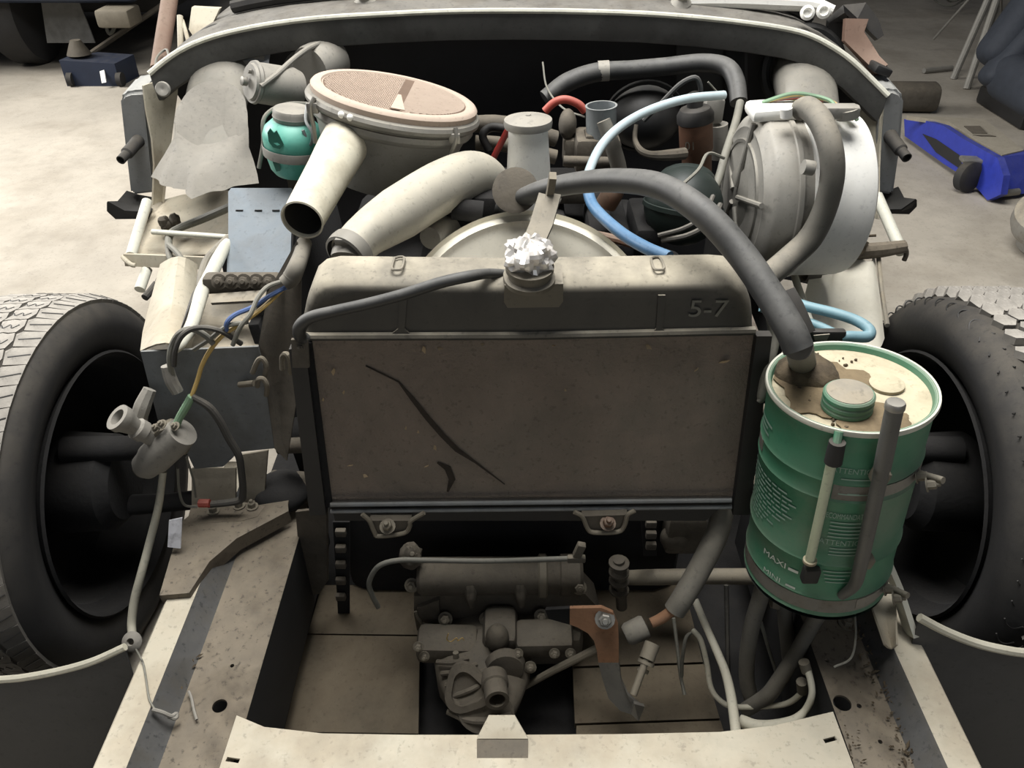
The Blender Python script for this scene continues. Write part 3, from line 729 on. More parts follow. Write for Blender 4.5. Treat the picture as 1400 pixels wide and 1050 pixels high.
# silver elbow duct
el = thing('elbow_duct', 'large silver elbow duct arching behind the radiator tank', 'duct', PY(478, 352, 1.06))
pts = [(476, 347, 1.06), (500, 322, 1.10), (545, 292, 1.17), (600, 258, 1.25), (640, 241, 1.31), (662, 246, 1.34), (672, 268, 1.36), (672, 310, 1.37)]
part('duct', G().tube(L3(pts), [.029, .033, .042, .043, .042, .040, .039, .037], 28, 6), M['silver'], el)
d = (L3([pts[1]])[0] - L3([pts[0]])[0]).normalized()
g = G().lathe([(.031, -.012), (.035, -.01), (.036, 0), (.035, .01), (.031, .012)], PY(478, 345, 1.062), d, 32)
g.box(PY(468, 329, 1.05), (.02, .014, .01), None, .002)
part('hose_clamp', g, M['silver_dark'], el)
g = G().cyl(PY(477, 356, 1.055), PY(480, 340, 1.07), .027, seg=28)
part('collar', g, M['grey_paint'], el)

# fan cowl
Cn2 = Vector((.024, 1.085, .664))
g = G().lathe([(0, .004), (.186, .004), (.192, .0), (.198, -.004), (.204, .003), (.210, .006), (.216, .0), (.216, .03), (.21, .034), (0, .034)], Cn2, (0, .80, -.60), 96)
solo('fan_cowl', g, M['cream'], 'cream round fan cowl with a pressed rim behind the radiator', 'fan cowl')
# metal strap
g = G().strip(L3([(752, 268, 1.10), (738, 308, 1.06), (722, 344, 1.0)]), [.034, .03, .026], .003, (1, 0, 0))
g.strip(L3([(758, 266, 1.09), (746, 308, 1.05), (730, 342, 1.0)]), .006, .02, (.3, 1, 0))
st = thing('stay_strap', 'bent tan metal strap rising behind the foil radiator cap', 'bracket', PY(722, 344, 1.0))
part('strap', g, M['brass'], st)
part('clevis', G().strip(L3([(756, 240, 1.08), (753, 258, 1.09), (750, 274, 1.1)]), .010, .014, (1, 0, 0)), M['iron_light'], st)

# white canister
c = PY(723, 268, 1.40); top = PY(722, 163, 1.40); ax = (top - c).normalized(); L = (top - c).length
t = thing('oil_filler', 'white tapered filler canister with a flat round cap', 'canister', c)
part('body', G().lathe([(0, -.03), (.041, -.03), (.0415, .0), (.039, L * .4), (.035, L * .85), (.035, L - .004), (0, L - .004)], c, ax, 40), M['white_paint'], t)
part('cap', G().lathe([(.037, L - .014), (.042, L - .013), (.043, L - .006), (.042, L), (.02, L + .006), (.006, L + .007), (.005, L + .009), (0, L + .009)], c, ax, 40), M['grey_paint'], t)

# silver cylinder canister at left
cs = thing('vacuum_canister', 'silver grey cylinder canister lying above the green bottle', 'canister', PY(370, 140, 1.72))
a, b = PY(345, 112, 1.66), PY(408, 122, 1.72)
ax = (b - a).normalized(); L = (b - a).length
part('body', G().lathe([(0, -.006), (.034, -.006), (.036, 0), (.041, .0), (.0425, .006), (.039, .010), (.040, .02), (.041, L - .015), (.036, L), (0, L + .004)], a, ax, 36), M['grey_paint'], cs)
part('terminal', G().lathe([(.009, -.006), (.009, -.016), (.005, -.017), (0, -.017)], a + Vector((-.006, 0, .0)), ax, 12), M['steel'], cs)
part('terminal', G().lathe([(.005, -.006), (.005, -.012), (0, -.012)], a + Vector((.006, 0, .02)), ax, 10), M['steel'], cs)
g = G().tube(L3([(357, 118, 1.63), (378, 102, 1.66), (405, 78, 1.75), (430, 62, 1.86), (462, 53, 1.98)]), .0055, 10)
solo('vacuum_pipe', g, M['grey_paint'], 'thin grey pipe running from the silver canister to the bulkhead', 'pipe')
g = G().lathe([(0, 0), (.048, 0), (.05, .01), (.05, .08), (0, .085)], PY(424, 95, 1.86), (.5, .9, .1), 28)
solo('round_reservoir', g, M['grey_paint'], 'round grey housing on the bulkhead above the air filter', 'housing')

# green bottle
c = PY(404, 236, 1.50); top = PY(400, 152, 1.50); ax = (top - c).normalized(); L = (top - c).length
gb = thing('washer_bottle', 'translucent green washer bottle with a dusty grey screw cap', 'bottle', c)
part('body', G().lathe([(0, 0), (.038, 0), (.046, .010), (.052, .03), (.057, .06), (.058, L * .62), (.053, L * .74), (.04, L * .84), (.032, L * .88), (.03, L * .9), (0, L * .9)], c, ax, 40), M['green_plastic'], gb)
part('cap', G().lathe([(.031, L * .87), (.036, L * .875), (.0365, L * .92), (.0375, L * .93), (.0365, L * .95), (.0365, L), (.034, L + .005), (0, L + .006)], c, ax, 40), M['grey_paint'], gb)
e1 = (CAM - c); e1 = (e1 - ax * e1.dot(ax)).normalized(); e2 = ax.cross(e1)
part('strap', G().lathe([(.0515, .038), (.0585, .038), (.0595, .054), (.0585, .056)], c, ax, 40), M['grey_paint'], gb)
def patch(poly, r):
    return [c + ax * h + (e1 * math.cos(R(p)) + e2 * math.sin(R(p))) * r for p, h in poly]
g = G().prism(patch([(-52, .09), (-44, .10), (-36, .094), (-30, .1), (-18, .076), (-26, .066), (-40, .066), (-50, .074)], .059), (e1) * -.004)
part('torn_hole', g, M['green_deep'], gb)
g = G().prism(patch([(-48, .034), (-32, .036), (-30, .022), (-40, .018)], .0545), e1 * -.004)
part('torn_hole', g, M['green_deep'], gb)
g = G().tube(L3([(420, 142, 1.50), (418, 165, 1.46), (427, 182, 1.44), (424, 198, 1.46), (414, 178, 1.46)]), .003, 8)
solo('washer_tube', g, M['clear'], 'thin clear tube beside the cap of the green bottle', 'tube')
g = G().tube(L3([(420, 142, 1.58), (395, 142, 1.56), (372, 150, 1.54), (360, 165, 1.52), (360, 195, 1.51), (354, 230, 1.50)]), [.004] * 6, 8)
solo('brown_cable', g, M['wire_grey'], 'dusty cable hanging left of the green bottle', 'cable')
# dark chamber under bottle: washer box support
part('support_bracket', G().strip([c + Vector((0, .03, -.08)), c + Vector((0, .02, -.002))], .05, .006, (1, 0, 0)), M['iron'], gb)

# clear neck + carburettor
cb = thing('carburettor', 'dusty carburettor with an open grey neck in the middle of the bay', 'carburettor', PY(815, 250, 1.55))
c = PY(822, 178, 1.55); top = PY(822, 144, 1.55); ax = (top - c).normalized(); L = (top - c).length
part('neck', G().lathe([(.030, -.01), (.0295, L * .9), (.031, L), (.027, L), (.026, 0), (0, -.005)], c, ax, 32), M['clear'], cb)
g = G().box(PY(815, 205, 1.56), (.09, .09, .07), None, .012); g.box(PY(790, 205, 1.58), (.06, .06, .06), None, .01); g.blob(PY(776, 170, 1.58), (.018, .03, .03)); g.box(PY(820, 187, 1.55), (.06, .05, .02), None, .004)
g.cyl(PY(770, 220, 1.5), PY(850, 222, 1.5), .01)
part('body', g, M['iron'], cb)
g = G().tube(L3([(825, 165, 1.47), (836, 195, 1.46), (845, 225, 1.46), (850, 255, 1.46)]), [.013, .0145, .015, .014], 14)
part('riser_pipe', g, M['hose_grey'], cb)
g = G().box(PY(735, 260, 1.5), (.2, .06, .04), None, .01)
g.tube(L3([(640, 170, 1.55), (690, 170, 1.55), (760, 190, 1.56)]), .016, 12)
g.tube(L3([(650, 195, 1.52), (690, 198, 1.52), (760, 215, 1.52)]), .014, 12)
part('inlet_pipe', g, M['iron'], cb)
g = G().lathe([(0, 0), (.035, 0), (.037, .01), (.03, .012), (0, .012)], PY(705, 262, 1.22), (-.1, -1, .7), 28)
solo('round_washer', g, M['iron'], 'grey disc edge beside the base of the white canister', 'disc')
# copper coil
a, b = PY(953, 235, 1.62), PY(950, 140, 1.62); ax = (b - a).normalized(); L = (b - a).length
t = thing('ignition_coil', 'copper-brown ignition coil upright before the bulkhead', 'ignition coil', a)
part('case', G().lathe([(0, 0), (.03, 0), (.031, L * .3), (.034, L * .34), (.034, L * .72), (.037, L * .74), (0, L * .74)], a, ax, 32), M['copper'], t)
part('cap', G().lathe([(.037, L * .74), (.037, L * .84), (.03, L * .92), (.016, L * .95), (.014, L * 1.12), (.008, L * 1.14), (0, L * 1.14)], a, ax, 32), M['black_metal'], t)
def text(s_, size):
    cu = bpy.data.curves.new('t', 'FONT'); cu.body = s_; cu.size = size; cu.align_x = 'CENTER'
    o = bpy.data.objects.new('t', cu); COL.objects.link(o); bpy.context.view_layer.update()
    me = bpy.data.meshes.new_from_object(o.evaluated_get(bpy.context.evaluated_depsgraph_get()))
    vs = [v.co.copy() for v in me.vertices]; fs = [list(p.vertices) for p in me.polygons]
    bpy.data.objects.remove(o); bpy.data.curves.remove(cu); bpy.data.meshes.remove(me); return vs, fs
def cyltext(g, s_, size, B, ax, e1, e2, phi, h, r, tilt=0, sx=1):
    vs, fs = text(s_, size); ct, sn = math.cos(tilt), math.sin(tilt)
    out = []
    for v in vs:
        x, y = v.x * sx, v.y; x, y = x * ct - y * sn, x * sn + y * ct
        p = R(phi) + x / r; out.append(B + ax * (h + y) + (e1 * math.cos(p) + e2 * math.sin(p)) * r)
    g.add(out, fs)
e1 = (CAM - a); e1 = (e1 - ax * e1.dot(ax)).normalized(); e2 = ax.cross(e1)
g = G(); cyltext(g, '01', .024, a, ax, e1, e2, -20, L * .42, .0346); part('mark', g, M['brass'], t, label='pale 01 mark')
g = G().cyl(PY(983, 215, 1.66), PY(982, 170, 1.66), .02); g.box(PY(975, 150, 1.66), (.04, .03, .05), None, .006)
solo('small_condenser', g, M['grey_paint'], 'small grey cylinder right behind the copper coil', 'condenser')
g = G().tube(L3([(880, 165, 1.62), (905, 140, 1.62), (930, 115, 1.62), (950, 106, 1.62), (957, 116, 1.62), (958, 130, 1.62)]), .005, 8)
solo('coil_lead', g, M['hose'], 'black lead arching onto the top of the copper coil', 'lead')
g = G().blob(PY(880, 160, 1.84), (.085, .07, .07), seg=28, rings=16); g.lathe([(.085, -.005), (.092, -.004), (.092, .004), (.085, .005)], PY(880, 160, 1.84), (0, 1, .3), 40)
solo('brake_servo', g, M['rubber_black'], 'round dark servo dome in shadow before the bulkhead', 'servo')
g = G().blob(PY(934, 282, 1.42), (.074, .074, .074), seg=32, rings=20); g.lathe([(.074, -.005), (.077, -.004), (.077, .004), (.074, .005)], PY(934, 282, 1.42), (.1, .2, 1), 48)
g.blob(PY(938, 246, 1.45), (.055, .04, .03), seg=20, rings=10)
solo('accumulator_sphere', g, M['sphere_green'], 'dark green pressure sphere under the arching black hose', 'sphere')
g = G().tube(L3([(870, 170, 1.55), (868, 190, 1.54), (875, 205, 1.52), (890, 212, 1.5), (915, 212, 1.5), (935, 210, 1.52)]), [.004, .005, .007, .008, .011, .012], 10)
solo('linkage_lever', g, M['iron'], 'dusty metal lever between carburettor and coil', 'lever')
# tan conduit beneath the blue hose
g = G().tube(L3([(828, 280, 1.38), (838, 262, 1.38), (842, 240, 1.4)]), .02, 12)
solo('tan_elbow', g, M['copper'], 'brownish pipe elbow behind the blue hose', 'pipe')
g = G().tube(L3([(800, 318, 1.3), (860, 332, 1.25), (910, 352, 1.2)]), .008, 10)
solo('tan_pipe', g, M['copper'], 'brownish pipe running behind the right half of the fan cowl', 'pipe')

# hoses
def hose(name, l, r, m, label, cat='hose', seg=12, group=None):
    return solo(name, G().tube(L3(l), r, seg, 6), M[m], label, cat, group)
hose('water_hose', [(672, 300, 1.32), (690, 284, 1.26), (735, 262, 1.18), (790, 250, 1.12), (850, 247, 1.06), (905, 256, 1.0), (960, 290, .94), (1010, 343, .89), (1050, 400, .84), (1080, 450, .80), (1092, 478, .785)], [.015, .015, .0155, .016, .017, .0175, .018, .018, .018, .018, .018], 'hose', 'long black hose arching from the canister over the engine to the green can', seg=20)
hose('bulkhead_hose', [(745, 135, 1.75), (775, 113, 1.77), (815, 99, 1.79), (865, 95, 1.8), (910, 91, 1.8), (960, 86, 1.79), (993, 92, 1.76), (1006, 112, 1.72), (1010, 140, 1.68)], [.018, .02, .02, .019, .019, .019, .019, .019, .018], 'hose', 'black hose sagging along the bulkhead behind the carburettor', seg=16)
g = G().lathe([(.0205, -.012), (.0212, -.012), (.0212, .012), (.0205, .012)], PY(825, 97, 1.793), (1, 0, .06), 24)
solo('hose_band', g, M['grey_paint'], 'short silver band around the bulkhead hose', 'band')
hose('air_line', [(990, 130, 1.60), (940, 135, 1.56), (890, 150, 1.5), (850, 172, 1.45), (822, 200, 1.40), (805, 235, 1.34), (802, 258, 1.29)], .0085, 'pale_blue', 'pale blue tube curving from the coil down past the carburettor')
hose('air_line', [(802, 254, 1.28), (812, 283, 1.22), (845, 315, 1.14), (880, 337, 1.08), (915, 352, 1.04)], .0095, 'blue_hose', 'blue tube running down behind the radiator tank')
hose('heater_cable', [(1012, 140, 1.62), (1005, 170, 1.56), (992, 210, 1.5), (982, 245, 1.46), (965, 285, 1.4)], .008, 'wire_grey', 'grey cable hanging left of the heater drum', 'cable')
hose('red_lead', [(745, 152, 1.6), (758, 140, 1.6), (773, 136, 1.6), (790, 142, 1.6), (800, 152, 1.6)], .008, 'red', 'red lead looping behind the white canister', 'lead')
hose('red_lead', [(694, 178, 1.46), (688, 190, 1.46), (680, 205, 1.46), (672, 222, 1.46)], .006, 'dark_red', 'dark red lead left of the white canister', 'lead')
hose('thin_wire', [(742, 85, 1.8), (748, 120, 1.75), (770, 148, 1.65), (800, 160, 1.6)], .002, 'wire_grey', 'thin grey wire hanging at the back wall', 'wire', 6)
hose('thin_wire', [(968, 112, 1.65), (980, 125, 1.65), (990, 135, 1.64)], .002, 'wire_grey', 'thin grey wire right of the coil top', 'wire', 6)
hose('thin_wire', [(930, 255, 1.30), (955, 232, 1.34), (968, 210, 1.38), (990, 216, 1.4)], .003, 'wire_grey', 'thin bent wire below the copper coil', 'wire', 6)
hose('dark_cable', [(905, 328, 1.22), (940, 322, 1.2), (970, 305, 1.2), (985, 280, 1.24)], .005, 'wire_dark', 'dark cable under the pressure sphere', 'cable', 8)
hose('dark_cable', [(900, 322, 1.22), (935, 312, 1.21), (962, 295, 1.22), (975, 268, 1.26)], .004, 'wire_dark', 'second dark cable hugging the pressure sphere', 'cable', 8)
hose('bypass_hose', [(668, 205, 1.5), (660, 185, 1.5), (672, 174, 1.5), (694, 176, 1.48)], .008, 'rubber_black', 'small black hose loop right of the air filter', 'hose')
hose('duct_branch', [(618, 308, 1.27), (604, 314, 1.24), (588, 326, 1.2)], [.018, .019, .019], 'grey_paint', 'short grey pipe stub beneath the silver elbow', 'pipe', 20)
g = G().box(PY(640, 280, 1.3), (.10, .08, .06), None, .01); g.cyl(PY(618, 285, 1.24), PY(660, 290, 1.24), .018)
solo('water_pump', g, M['iron_dark'], 'dark pump body under the silver elbow', 'pump')

# heater drum
hd = thing('heater_drum', 'big pale grey heater blower drum at the right of the bay', 'heater', (.53, 1.42, .62))
o = Vector((.425, 1.42, .775)); ax = Vector((1, .05, .0)); Rd = .150
g = G().lathe([(.02, .0), (.10, .0), (.115, .006), (.125, .004), (.136, .010), (.146, .016), (Rd, .024), (Rd, .056), (Rd + .003, .058), (Rd + .003, .066), (Rd - .003, .068), (Rd - .003, .088), (Rd - .004, .09)], o, ax, 80)
part('front_shell', g, M['grey_paint'], hd)
g = G().lathe([(Rd - .006, .084), (Rd + .003, .088), (Rd + .003, .094), (Rd - .001, .098), (Rd, .10), (Rd, .183), (.147, .194), (.138, .2), (0, .202)], o, ax, 80)
part('rear_shell', g, M['white_paint'], hd)
g = G().lathe([(0, -.004), (.05, -.004), (.06, .002), (.095, .004), (.098, -.002), (.104, -.002), (.106, .004)], o, ax, 56)
fp = part('end_cover', g, M['silver_dark'], hd)
g = G()
for k in range(5):
    an = R(20 + 72 * k); d = Vector((0, math.cos(an), math.sin(an))); g.cyl(o + d * .02 + Vector((-.006, 0, 0)), o + d * .138 + Vector((.004, 0, 0)), .005, seg=8)
part('spoke', g, M['silver_dark'], fp)
g = G().box(PY(1062, 150, 1.43), (.10, .07, .022), Matrix.Rotation(R(-4), 3, 'Y'), .008); g.cyl(PY(1075, 148, 1.36), PY(1075, 160, 1.36), .01)
part('top_duct', g, M['white_paint'], hd)
g = G().cyl(PY(1098, 228, 1.265), PY(1112, 230, 1.265), .012); g.blob(PY(1104, 227, 1.272), .010)
part('knob', g, M['grey_paint'], hd)
g = G().cyl(PY(1158, 148, 1.36), PY(1158, 160, 1.36), .02); g.box(PY(1148, 152, 1.36), (.06, .03, .02), None, .004)
part('terminal_block', g, M['grey_paint'], hd)
hose('heater_hose', [(1094, 150, 1.37), (1105, 148, 1.35), (1122, 166, 1.30), (1135, 200, 1.262), (1138, 240, 1.248), (1128, 285, 1.25), (1108, 325, 1.25), (1080, 352, 1.24), (1045, 382, 1.2)], [.018, .019, .0195, .0195, .0195, .0195, .021, .021, .021], 'hose_grey', 'fat grey hose wrapped over the heater drum', seg=20)
cols = ['wire_green', 'yellow', 'wire_grey', 'red', 'wire_dark', 'yellow', 'wire_green']
nm = ['pale green', 'yellow', 'grey', 'red', 'dark', 'ochre', 'sage green']
for k in range(7):
    x0 = 1072 + k * 4
    l = [(x0 - 30, 140 - k, 1.44), (x0 + 10, 128 + k * 1.5, 1.43), (x0 + 42, 131 + k * 2, 1.42), (x0 + 66, 140 + k * 2, 1.40), (x0 + 70 + k, 158 + k, 1.38)]
    if k == 3: l = l[:3]
    hose('heater_wire', l, .0035, cols[k], '%s wire of the bundle on top of the heater drum' % nm[k], 'wire', 6, 'wires on the heater drum')

# ================================================================ RADIATOR
rd = thing('radiator', 'wide black radiator with a dusty brown core and a pale-topped header tank', 'radiator', PY(720, 700, .87))
def RP(px, py, dy=0):                       # on the slightly leaning radiator face
    Y = .873 + (.902 - .873) * (690 - py) / 230.0
    return PY(px, py, Y + dy)
q = [RP(418, 462), RP(1038, 455), RP(1003, 688), RP(447, 688)]
part('core', G().prism(q, (0, .05, .004)), M['core'], rd)
a, b, c, d = RP(1030, 452, .0), RP(1046, 452, .0), RP(1022, 692, -.0), RP(1000, 692, 0)
part('side_frame', G().prism([RP(1031, 452), RP(1052, 452), RP(1022, 695), RP(999, 695)], (0, -.014, 0)), M['black_metal'], rd)
part('side_frame', G().prism([RP(398, 470), RP(420, 466), RP(448, 695), RP(426, 696)], (0, -.014, 0)), M['black_metal'], rd)
part('side_frame', G().prism([RP(419, 466), RP(427, 466), RP(455, 690), RP(447, 690)], (0, -.006, 0)), M['iron_dark'], rd)
g = G().prism([RP(399, 462, -.014), RP(422, 462, -.014), RP(424, 500, -.014), RP(401, 500, -.014)], (0, -.005, 0)); g.bolt(RP(411, 475, -.019), (0, -1, .3), .004, .004)
part('frame_ear', g, M['iron'], rd)
# bottom channel
g = G()
for py, dy in ((690, -.012), (699, -.012)): g.tube([RP(452, py, dy), RP(1000, py - 6, dy)], .0035, 8, smooth=False)
part('bottom_bead', g, M['plate_grey'], rd)
g = G().prism([RP(450, 688, -.006), RP(1002, 683, -.006), RP(1000, 694, -.006), RP(450, 700, -.006)], (0, .03, 0))
g.prism([RP(455, 700, 0), RP(985, 694, 0), RP(965, 712, 0), RP(458, 712, 0)], (0, .03, 0))
part('bottom_channel', g, M['black_metal'], rd)
for l, bx, by, cm_ in (([(495, 703), (505, 712), (512, 728), (518, 733), (552, 729), (560, 720), (562, 712), (580, 701)], 530, 716, 'iron_light'), ([(785, 700), (796, 706), (803, 722), (812, 728), (845, 727), (854, 718), (858, 704), (868, 698)], 831, 712, 'copper')):
    g = G().tube([RP(x, y, -.03) for x, y in l], .0035, 8)
    ft = part('mounting_foot', g, M['iron_light'], rd)
    g = G().bolt(RP(bx, by + 4, -.032), (0, -.5, 1), .008, .012); part('bolt', g, M[cm_], ft)
    part('foot_shelf', G().prism([RP(x, y, -.026) for x, y in l[1:-1]], (0, .02, 0)), M['iron'], ft)
# header tank
Yf, Yb = .898, .972
def TP(px, py, Y=Yf): return PY(px, py, Y)
out = [(412, 460), (413, 440), (417, 420), (424, 402), (436, 392), (455, 388), (700, 391), (980, 386), (1005, 388), (1020, 400), (1029, 420), (1031, 440), (1031, 455)]
P = [TP(x, y) for x, y in out]
zt = max(p.z for p in P)
def inset(p, f, dz, y):
    cx, cz = (P[0].x + P[-1].x) / 2, .80
    return Vector((cx + (p.x - cx) * f, y, cz + (p.z - cz) * f + dz))
rings = [[inset(p, .90, -.004, Yf - .001) for p in P], [inset(p, .945, -.004, Yf - .0006) for p in P], [inset(p, .97, -.003, Yf + .0008) for p in P], [inset(p, .985, -.001, Yf + .003) for p in P], [inset(p, 1, .003, Yf + .014) for p in P], [inset(p, 1, .006, Yf + .03) for p in P], [inset(p, 1, .008, Yb - .012) for p in P], [inset(p, .985, .004, Yb - .002) for p in P], [inset(p, .96, 0, Yb) for p in P]]
g = G().loft(rings)
part('header_tank', g, M['black_paint'], rd, ang=50)
g = G().tube([RP(410, 460, -.006), RP(720, 459, -.006), RP(1032, 452, -.006)], .006, 8, smooth=False)
part('tank_seam', g, M['black_paint'], rd)
for x, sg in ((545, 1), (898, -1)):
    g = G(); z = zt + .006; c1 = PY(x, 367, .935); c1.z = z
    l = [c1 + Vector((sx * .0065, sy * .014, .002)) for sx, sy in ((-1, 1), (-1, -1), (0, -1.3), (1, -1), (1, 1), (0, 1.3))]
    g.tube(l + [l[0]], .0018, 6)
    part('pressed_loop', g, M['brass'], rd)
    g = G().prism([TP(x + 2, 404, Yf - .004), TP(x + 12, 404, Yf - .004), TP(x + 8, 450, Yf - .004), TP(x + 16, 457, Yf - .004), TP(x - 10, 457, Yf - .004), TP(x - 1, 450, Yf - .004)], (0, .006, 0))
    part('pressed_rib', g, M['black_paint'], rd)
# 5-7 chalk mark
g = G(); vs, fs = text('5-7', .036); o_ = TP(966, 432, Yf - .0015)
g.add([o_ + Vector((v.x * 1.1, -.002, v.y)) for v in vs], fs); part('chalk_mark', g, M['wire_grey'], rd, label='faint chalked 5-7')
# filler saddle and neck
g = G(); z = zt + .008
sad = [PZ(688, 378, z), PZ(694, 360, z), PZ(750, 358, z), PZ(768, 366, z), PZ(770, 392, z), PZ(690, 394, z)]
g.prism([p + Vector((0, 0, .004)) for p in sad], (0, 0, -.01))
g.prism([TP(689, 393, Yf - .003), TP(770, 391, Yf - .003), TP(770, 412, Yf - .003), TP(764, 420, Yf - .003), TP(694, 421, Yf - .003), TP(689, 413, Yf - .003)], (0, .01, 0))
part('filler_saddle', g, M['brass'], rd)
cN = PZ(724, 384, z + .004)
part('filler_neck', G().lathe([(.032, 0), (.032, .006), (.027, .008), (.027, .016), (.03, .017), (.03, .022), (0, .022)], cN, (0, -.12, 1), 32), M['brass'], rd)
g = G(); c = cN + Vector((-.001, .003, .034))
random.seed(3)
ph = [random.uniform(0, 6) for _ in range(12)]
def fo(th, a): return 1 + .09 * math.sin(3 * a + ph[0] + 4 * th) + .08 * math.sin(7 * a + ph[1] - 5 * th) + .06 * math.sin(11 * a + 9 * th + ph[2]) + random.uniform(-.025, .025) - .10 * (abs(math.sin(2.5 * a + 3 * th + ph[3])) < .12) - .08 * (abs(math.sin(2 * a - 4 * th + ph[4])) < .1)
vs = []; fs = []
ns, nr = 36, 16
for i in range(nr + 1):
    th = math.pi * i / nr
    for k in range(ns):
        a_ = 2 * math.pi * k / ns; m_ = fo(th, a_) if 0 < i < nr else 1
        vs.append(c + Vector((.031 * math.sin(th) * math.cos(a_), .031 * math.sin(th) * math.sin(a_), .022 * math.cos(th))) * m_)
for i in range(nr):
    for k in range(ns): fs.append([i * ns + k, (i + 1) * ns + k, (i + 1) * ns + (k + 1) % ns, i * ns + (k + 1) % ns])
g.add(vs, fs)
fcap = solo('foil_cap', g, M['foil'], 'crumpled silver foil ball covering the radiator filler neck', 'foil', ang=20)
# overflow hose
hose('overflow_hose', [(696, 375, .93), (668, 374, .91), (640, 378, .885), (600, 387, .875), (550, 403, .87), (500, 416, .87), (455, 426, .87), (425, 434, .872), (411, 446, .875), (410, 458, .885), (418, 464, .89)], [.006, .0065, .0075, .0075, .0075, .0075, .0075, .008, .009, .009, .008], 'hose', 'black overflow hose drooping across the left front of the header tank', seg=14)
# scar and debris on the core
g = G()
sc = [(500, 500), (545, 522), (562, 543), (585, 572), (605, 595), (625, 615), (650, 632), (690, 662)]
for (x, y), w_ in zip(sc, (1, 2, 4, 6, 6, 5, 3, 1)): pass
ptsU = [RP(x, y, -.0008) for x, y in sc]
g.strip(ptsU, [.0015, .002, .006, .008, .008, .008, .003, .001], .0015, (1, 0, .9))
g.strip([RP(598, 632, -.0008), RP(612, 640, -.0008), RP(618, 655, -.0008), RP(612, 672, -.0008)], [.003, .01, .01, .003], .0015, (1, 0, 0))
part('core_dent', g, M['core_scar'], rd, label='dark diagonal dent in the fins')
random.seed(11)
deb = [(456, 508, 14, 1), (580, 478, 14, .7), (602, 476, 8, 1), (470, 536, 8, 1), (442, 546, 7, .6), (595, 612, 11, 1), (583, 637, 9, 1), (555, 585, 7, .8), (572, 590, 6, 1), (887, 474, 13, 1.2), (990, 494, 16, 1), (952, 505, 9, .5), (479, 636, 10, .6), (500, 650, 9, .8), (773, 533, 6, 1), (757, 472, 6, 1), (660, 470, 6, 1)]
LEAF = ['pale hooked leaf scrap near the upper left corner of the radiator core', 'curled dry leaf scrap hanging at the top edge of the core, left of middle', 'tiny dry scrap beside the curled leaf at the top edge of the core', 'small pale scrap below the hooked leaf on the left of the core', 'tiny scrap at the left edge of the core, upper half', 'largest pale leaf scrap on the lower part of the diagonal dent', 'tan leaf scrap just below the diagonal dent', 'small scrap left of the middle of the diagonal dent', 'tiny scrap touching the middle of the diagonal dent', 'pale leaf sliver near the top right of the core', 'largest leaf scrap at the right of the core', 'faint leaf scrap left of the largest scrap at the right of the core', 'thin curled scrap low on the left of the core', 'dark curled scrap lowest on the left of the core', 'lone speck of leaf in the middle of the core', 'tiny speck near the top edge of the core, right of middle', 'tiny speck near the top edge of the core, at the middle']
for i, (x, y, s_, fx) in enumerate(deb):
    s3 = s_ * .82 / 1089 * .62; c = RP(x, y, -.003); an = random.uniform(0, 3.1)
    d1 = Vector((math.cos(an), 0, math.sin(an))); d2 = Vector((-math.sin(an), -.3, math.cos(an)))
    g = G().prism([c - d1 * s3, c - d2 * s3 * .3 - d1 * s3 * .2, c + d1 * s3 * .5 - d2 * s3 * .35, c + d1 * s3, c + d1 * s3 * .3 + d2 * s3 * .4 + Vector((0, -.003, 0)), c - d1 * s3 * .4 + d2 * s3 * .25], (0, -.0012, 0))
    solo('dry_leaf', g, M['leaf'], LEAF[i], 'leaf', 'dry leaf scraps on the radiator core')
# narrow pale hose right of radiator
hose('overflow_tube', [(1040, 405, .93), (1052, 425, .92), (1058, 460, .91), (1050, 500, .89), (1042, 540, .875), (1037, 550, .87)], [.007, .0075, .008, .0085, .007, .003], 'wire_grey', 'grey tube running down beside the right radiator frame', 'tube')
for i, (y, x1, Y, m_) in enumerate(((561, 1050, .92, 'iron_light'), (608, 1050, .92, 'wire_grey'))):
    g = G().cyl(PY(1018, y, Y), PY(x1, y - 1, Y), .009); solo('tank_pipe', g, M[m_], ('upper', 'lower')[i] + ' grey pipe stub between radiator frame and green can', 'pipe')
# black bracket and teal hoses behind the can
t = thing('tank_bracket', 'black angled bracket with a slot behind the green can', 'bracket', PY(1120, 480, .98))
g = G().strip(L3([(1076, 398, 1.0), (1088, 420, .98), (1104, 456, .96)]), .02, .012, (1, 0, 0))
part('arm', g, M['black_metal'], t)
g = G().box(PY(1128, 462, .97), (.054, .012, .028), None, .003); part('plate', g, M['black_metal'], t)
g = G().prism(L3([(1112, 458, .962), (1134, 456, .962), (1130, 464, .962), (1114, 465, .962)]), (0, -.002, 0)); part('slot', g, M['body_grey'], t, label='pale slot')
hose('teal_hose', [(1030, 395, 1.1), (1065, 406, 1.08), (1100, 418, 1.05), (1140, 428, 1.02), (1170, 438, 1.0), (1188, 450, .98), (1186, 460, .97), (1160, 460, .97), (1150, 462, .97)], [.007, .0075, .008, .008, .008, .008, .0085, .008, .007], 'teal_hose', 'bright teal hose looping back behind the green can', seg=14)
hose('teal_hose', [(1040, 420, 1.05), (1080, 436, 1.04), (1110, 442, 1.03), (1140, 455, 1.0)], .007, 'teal_hose', 'duller teal hose running under the looped teal hose')

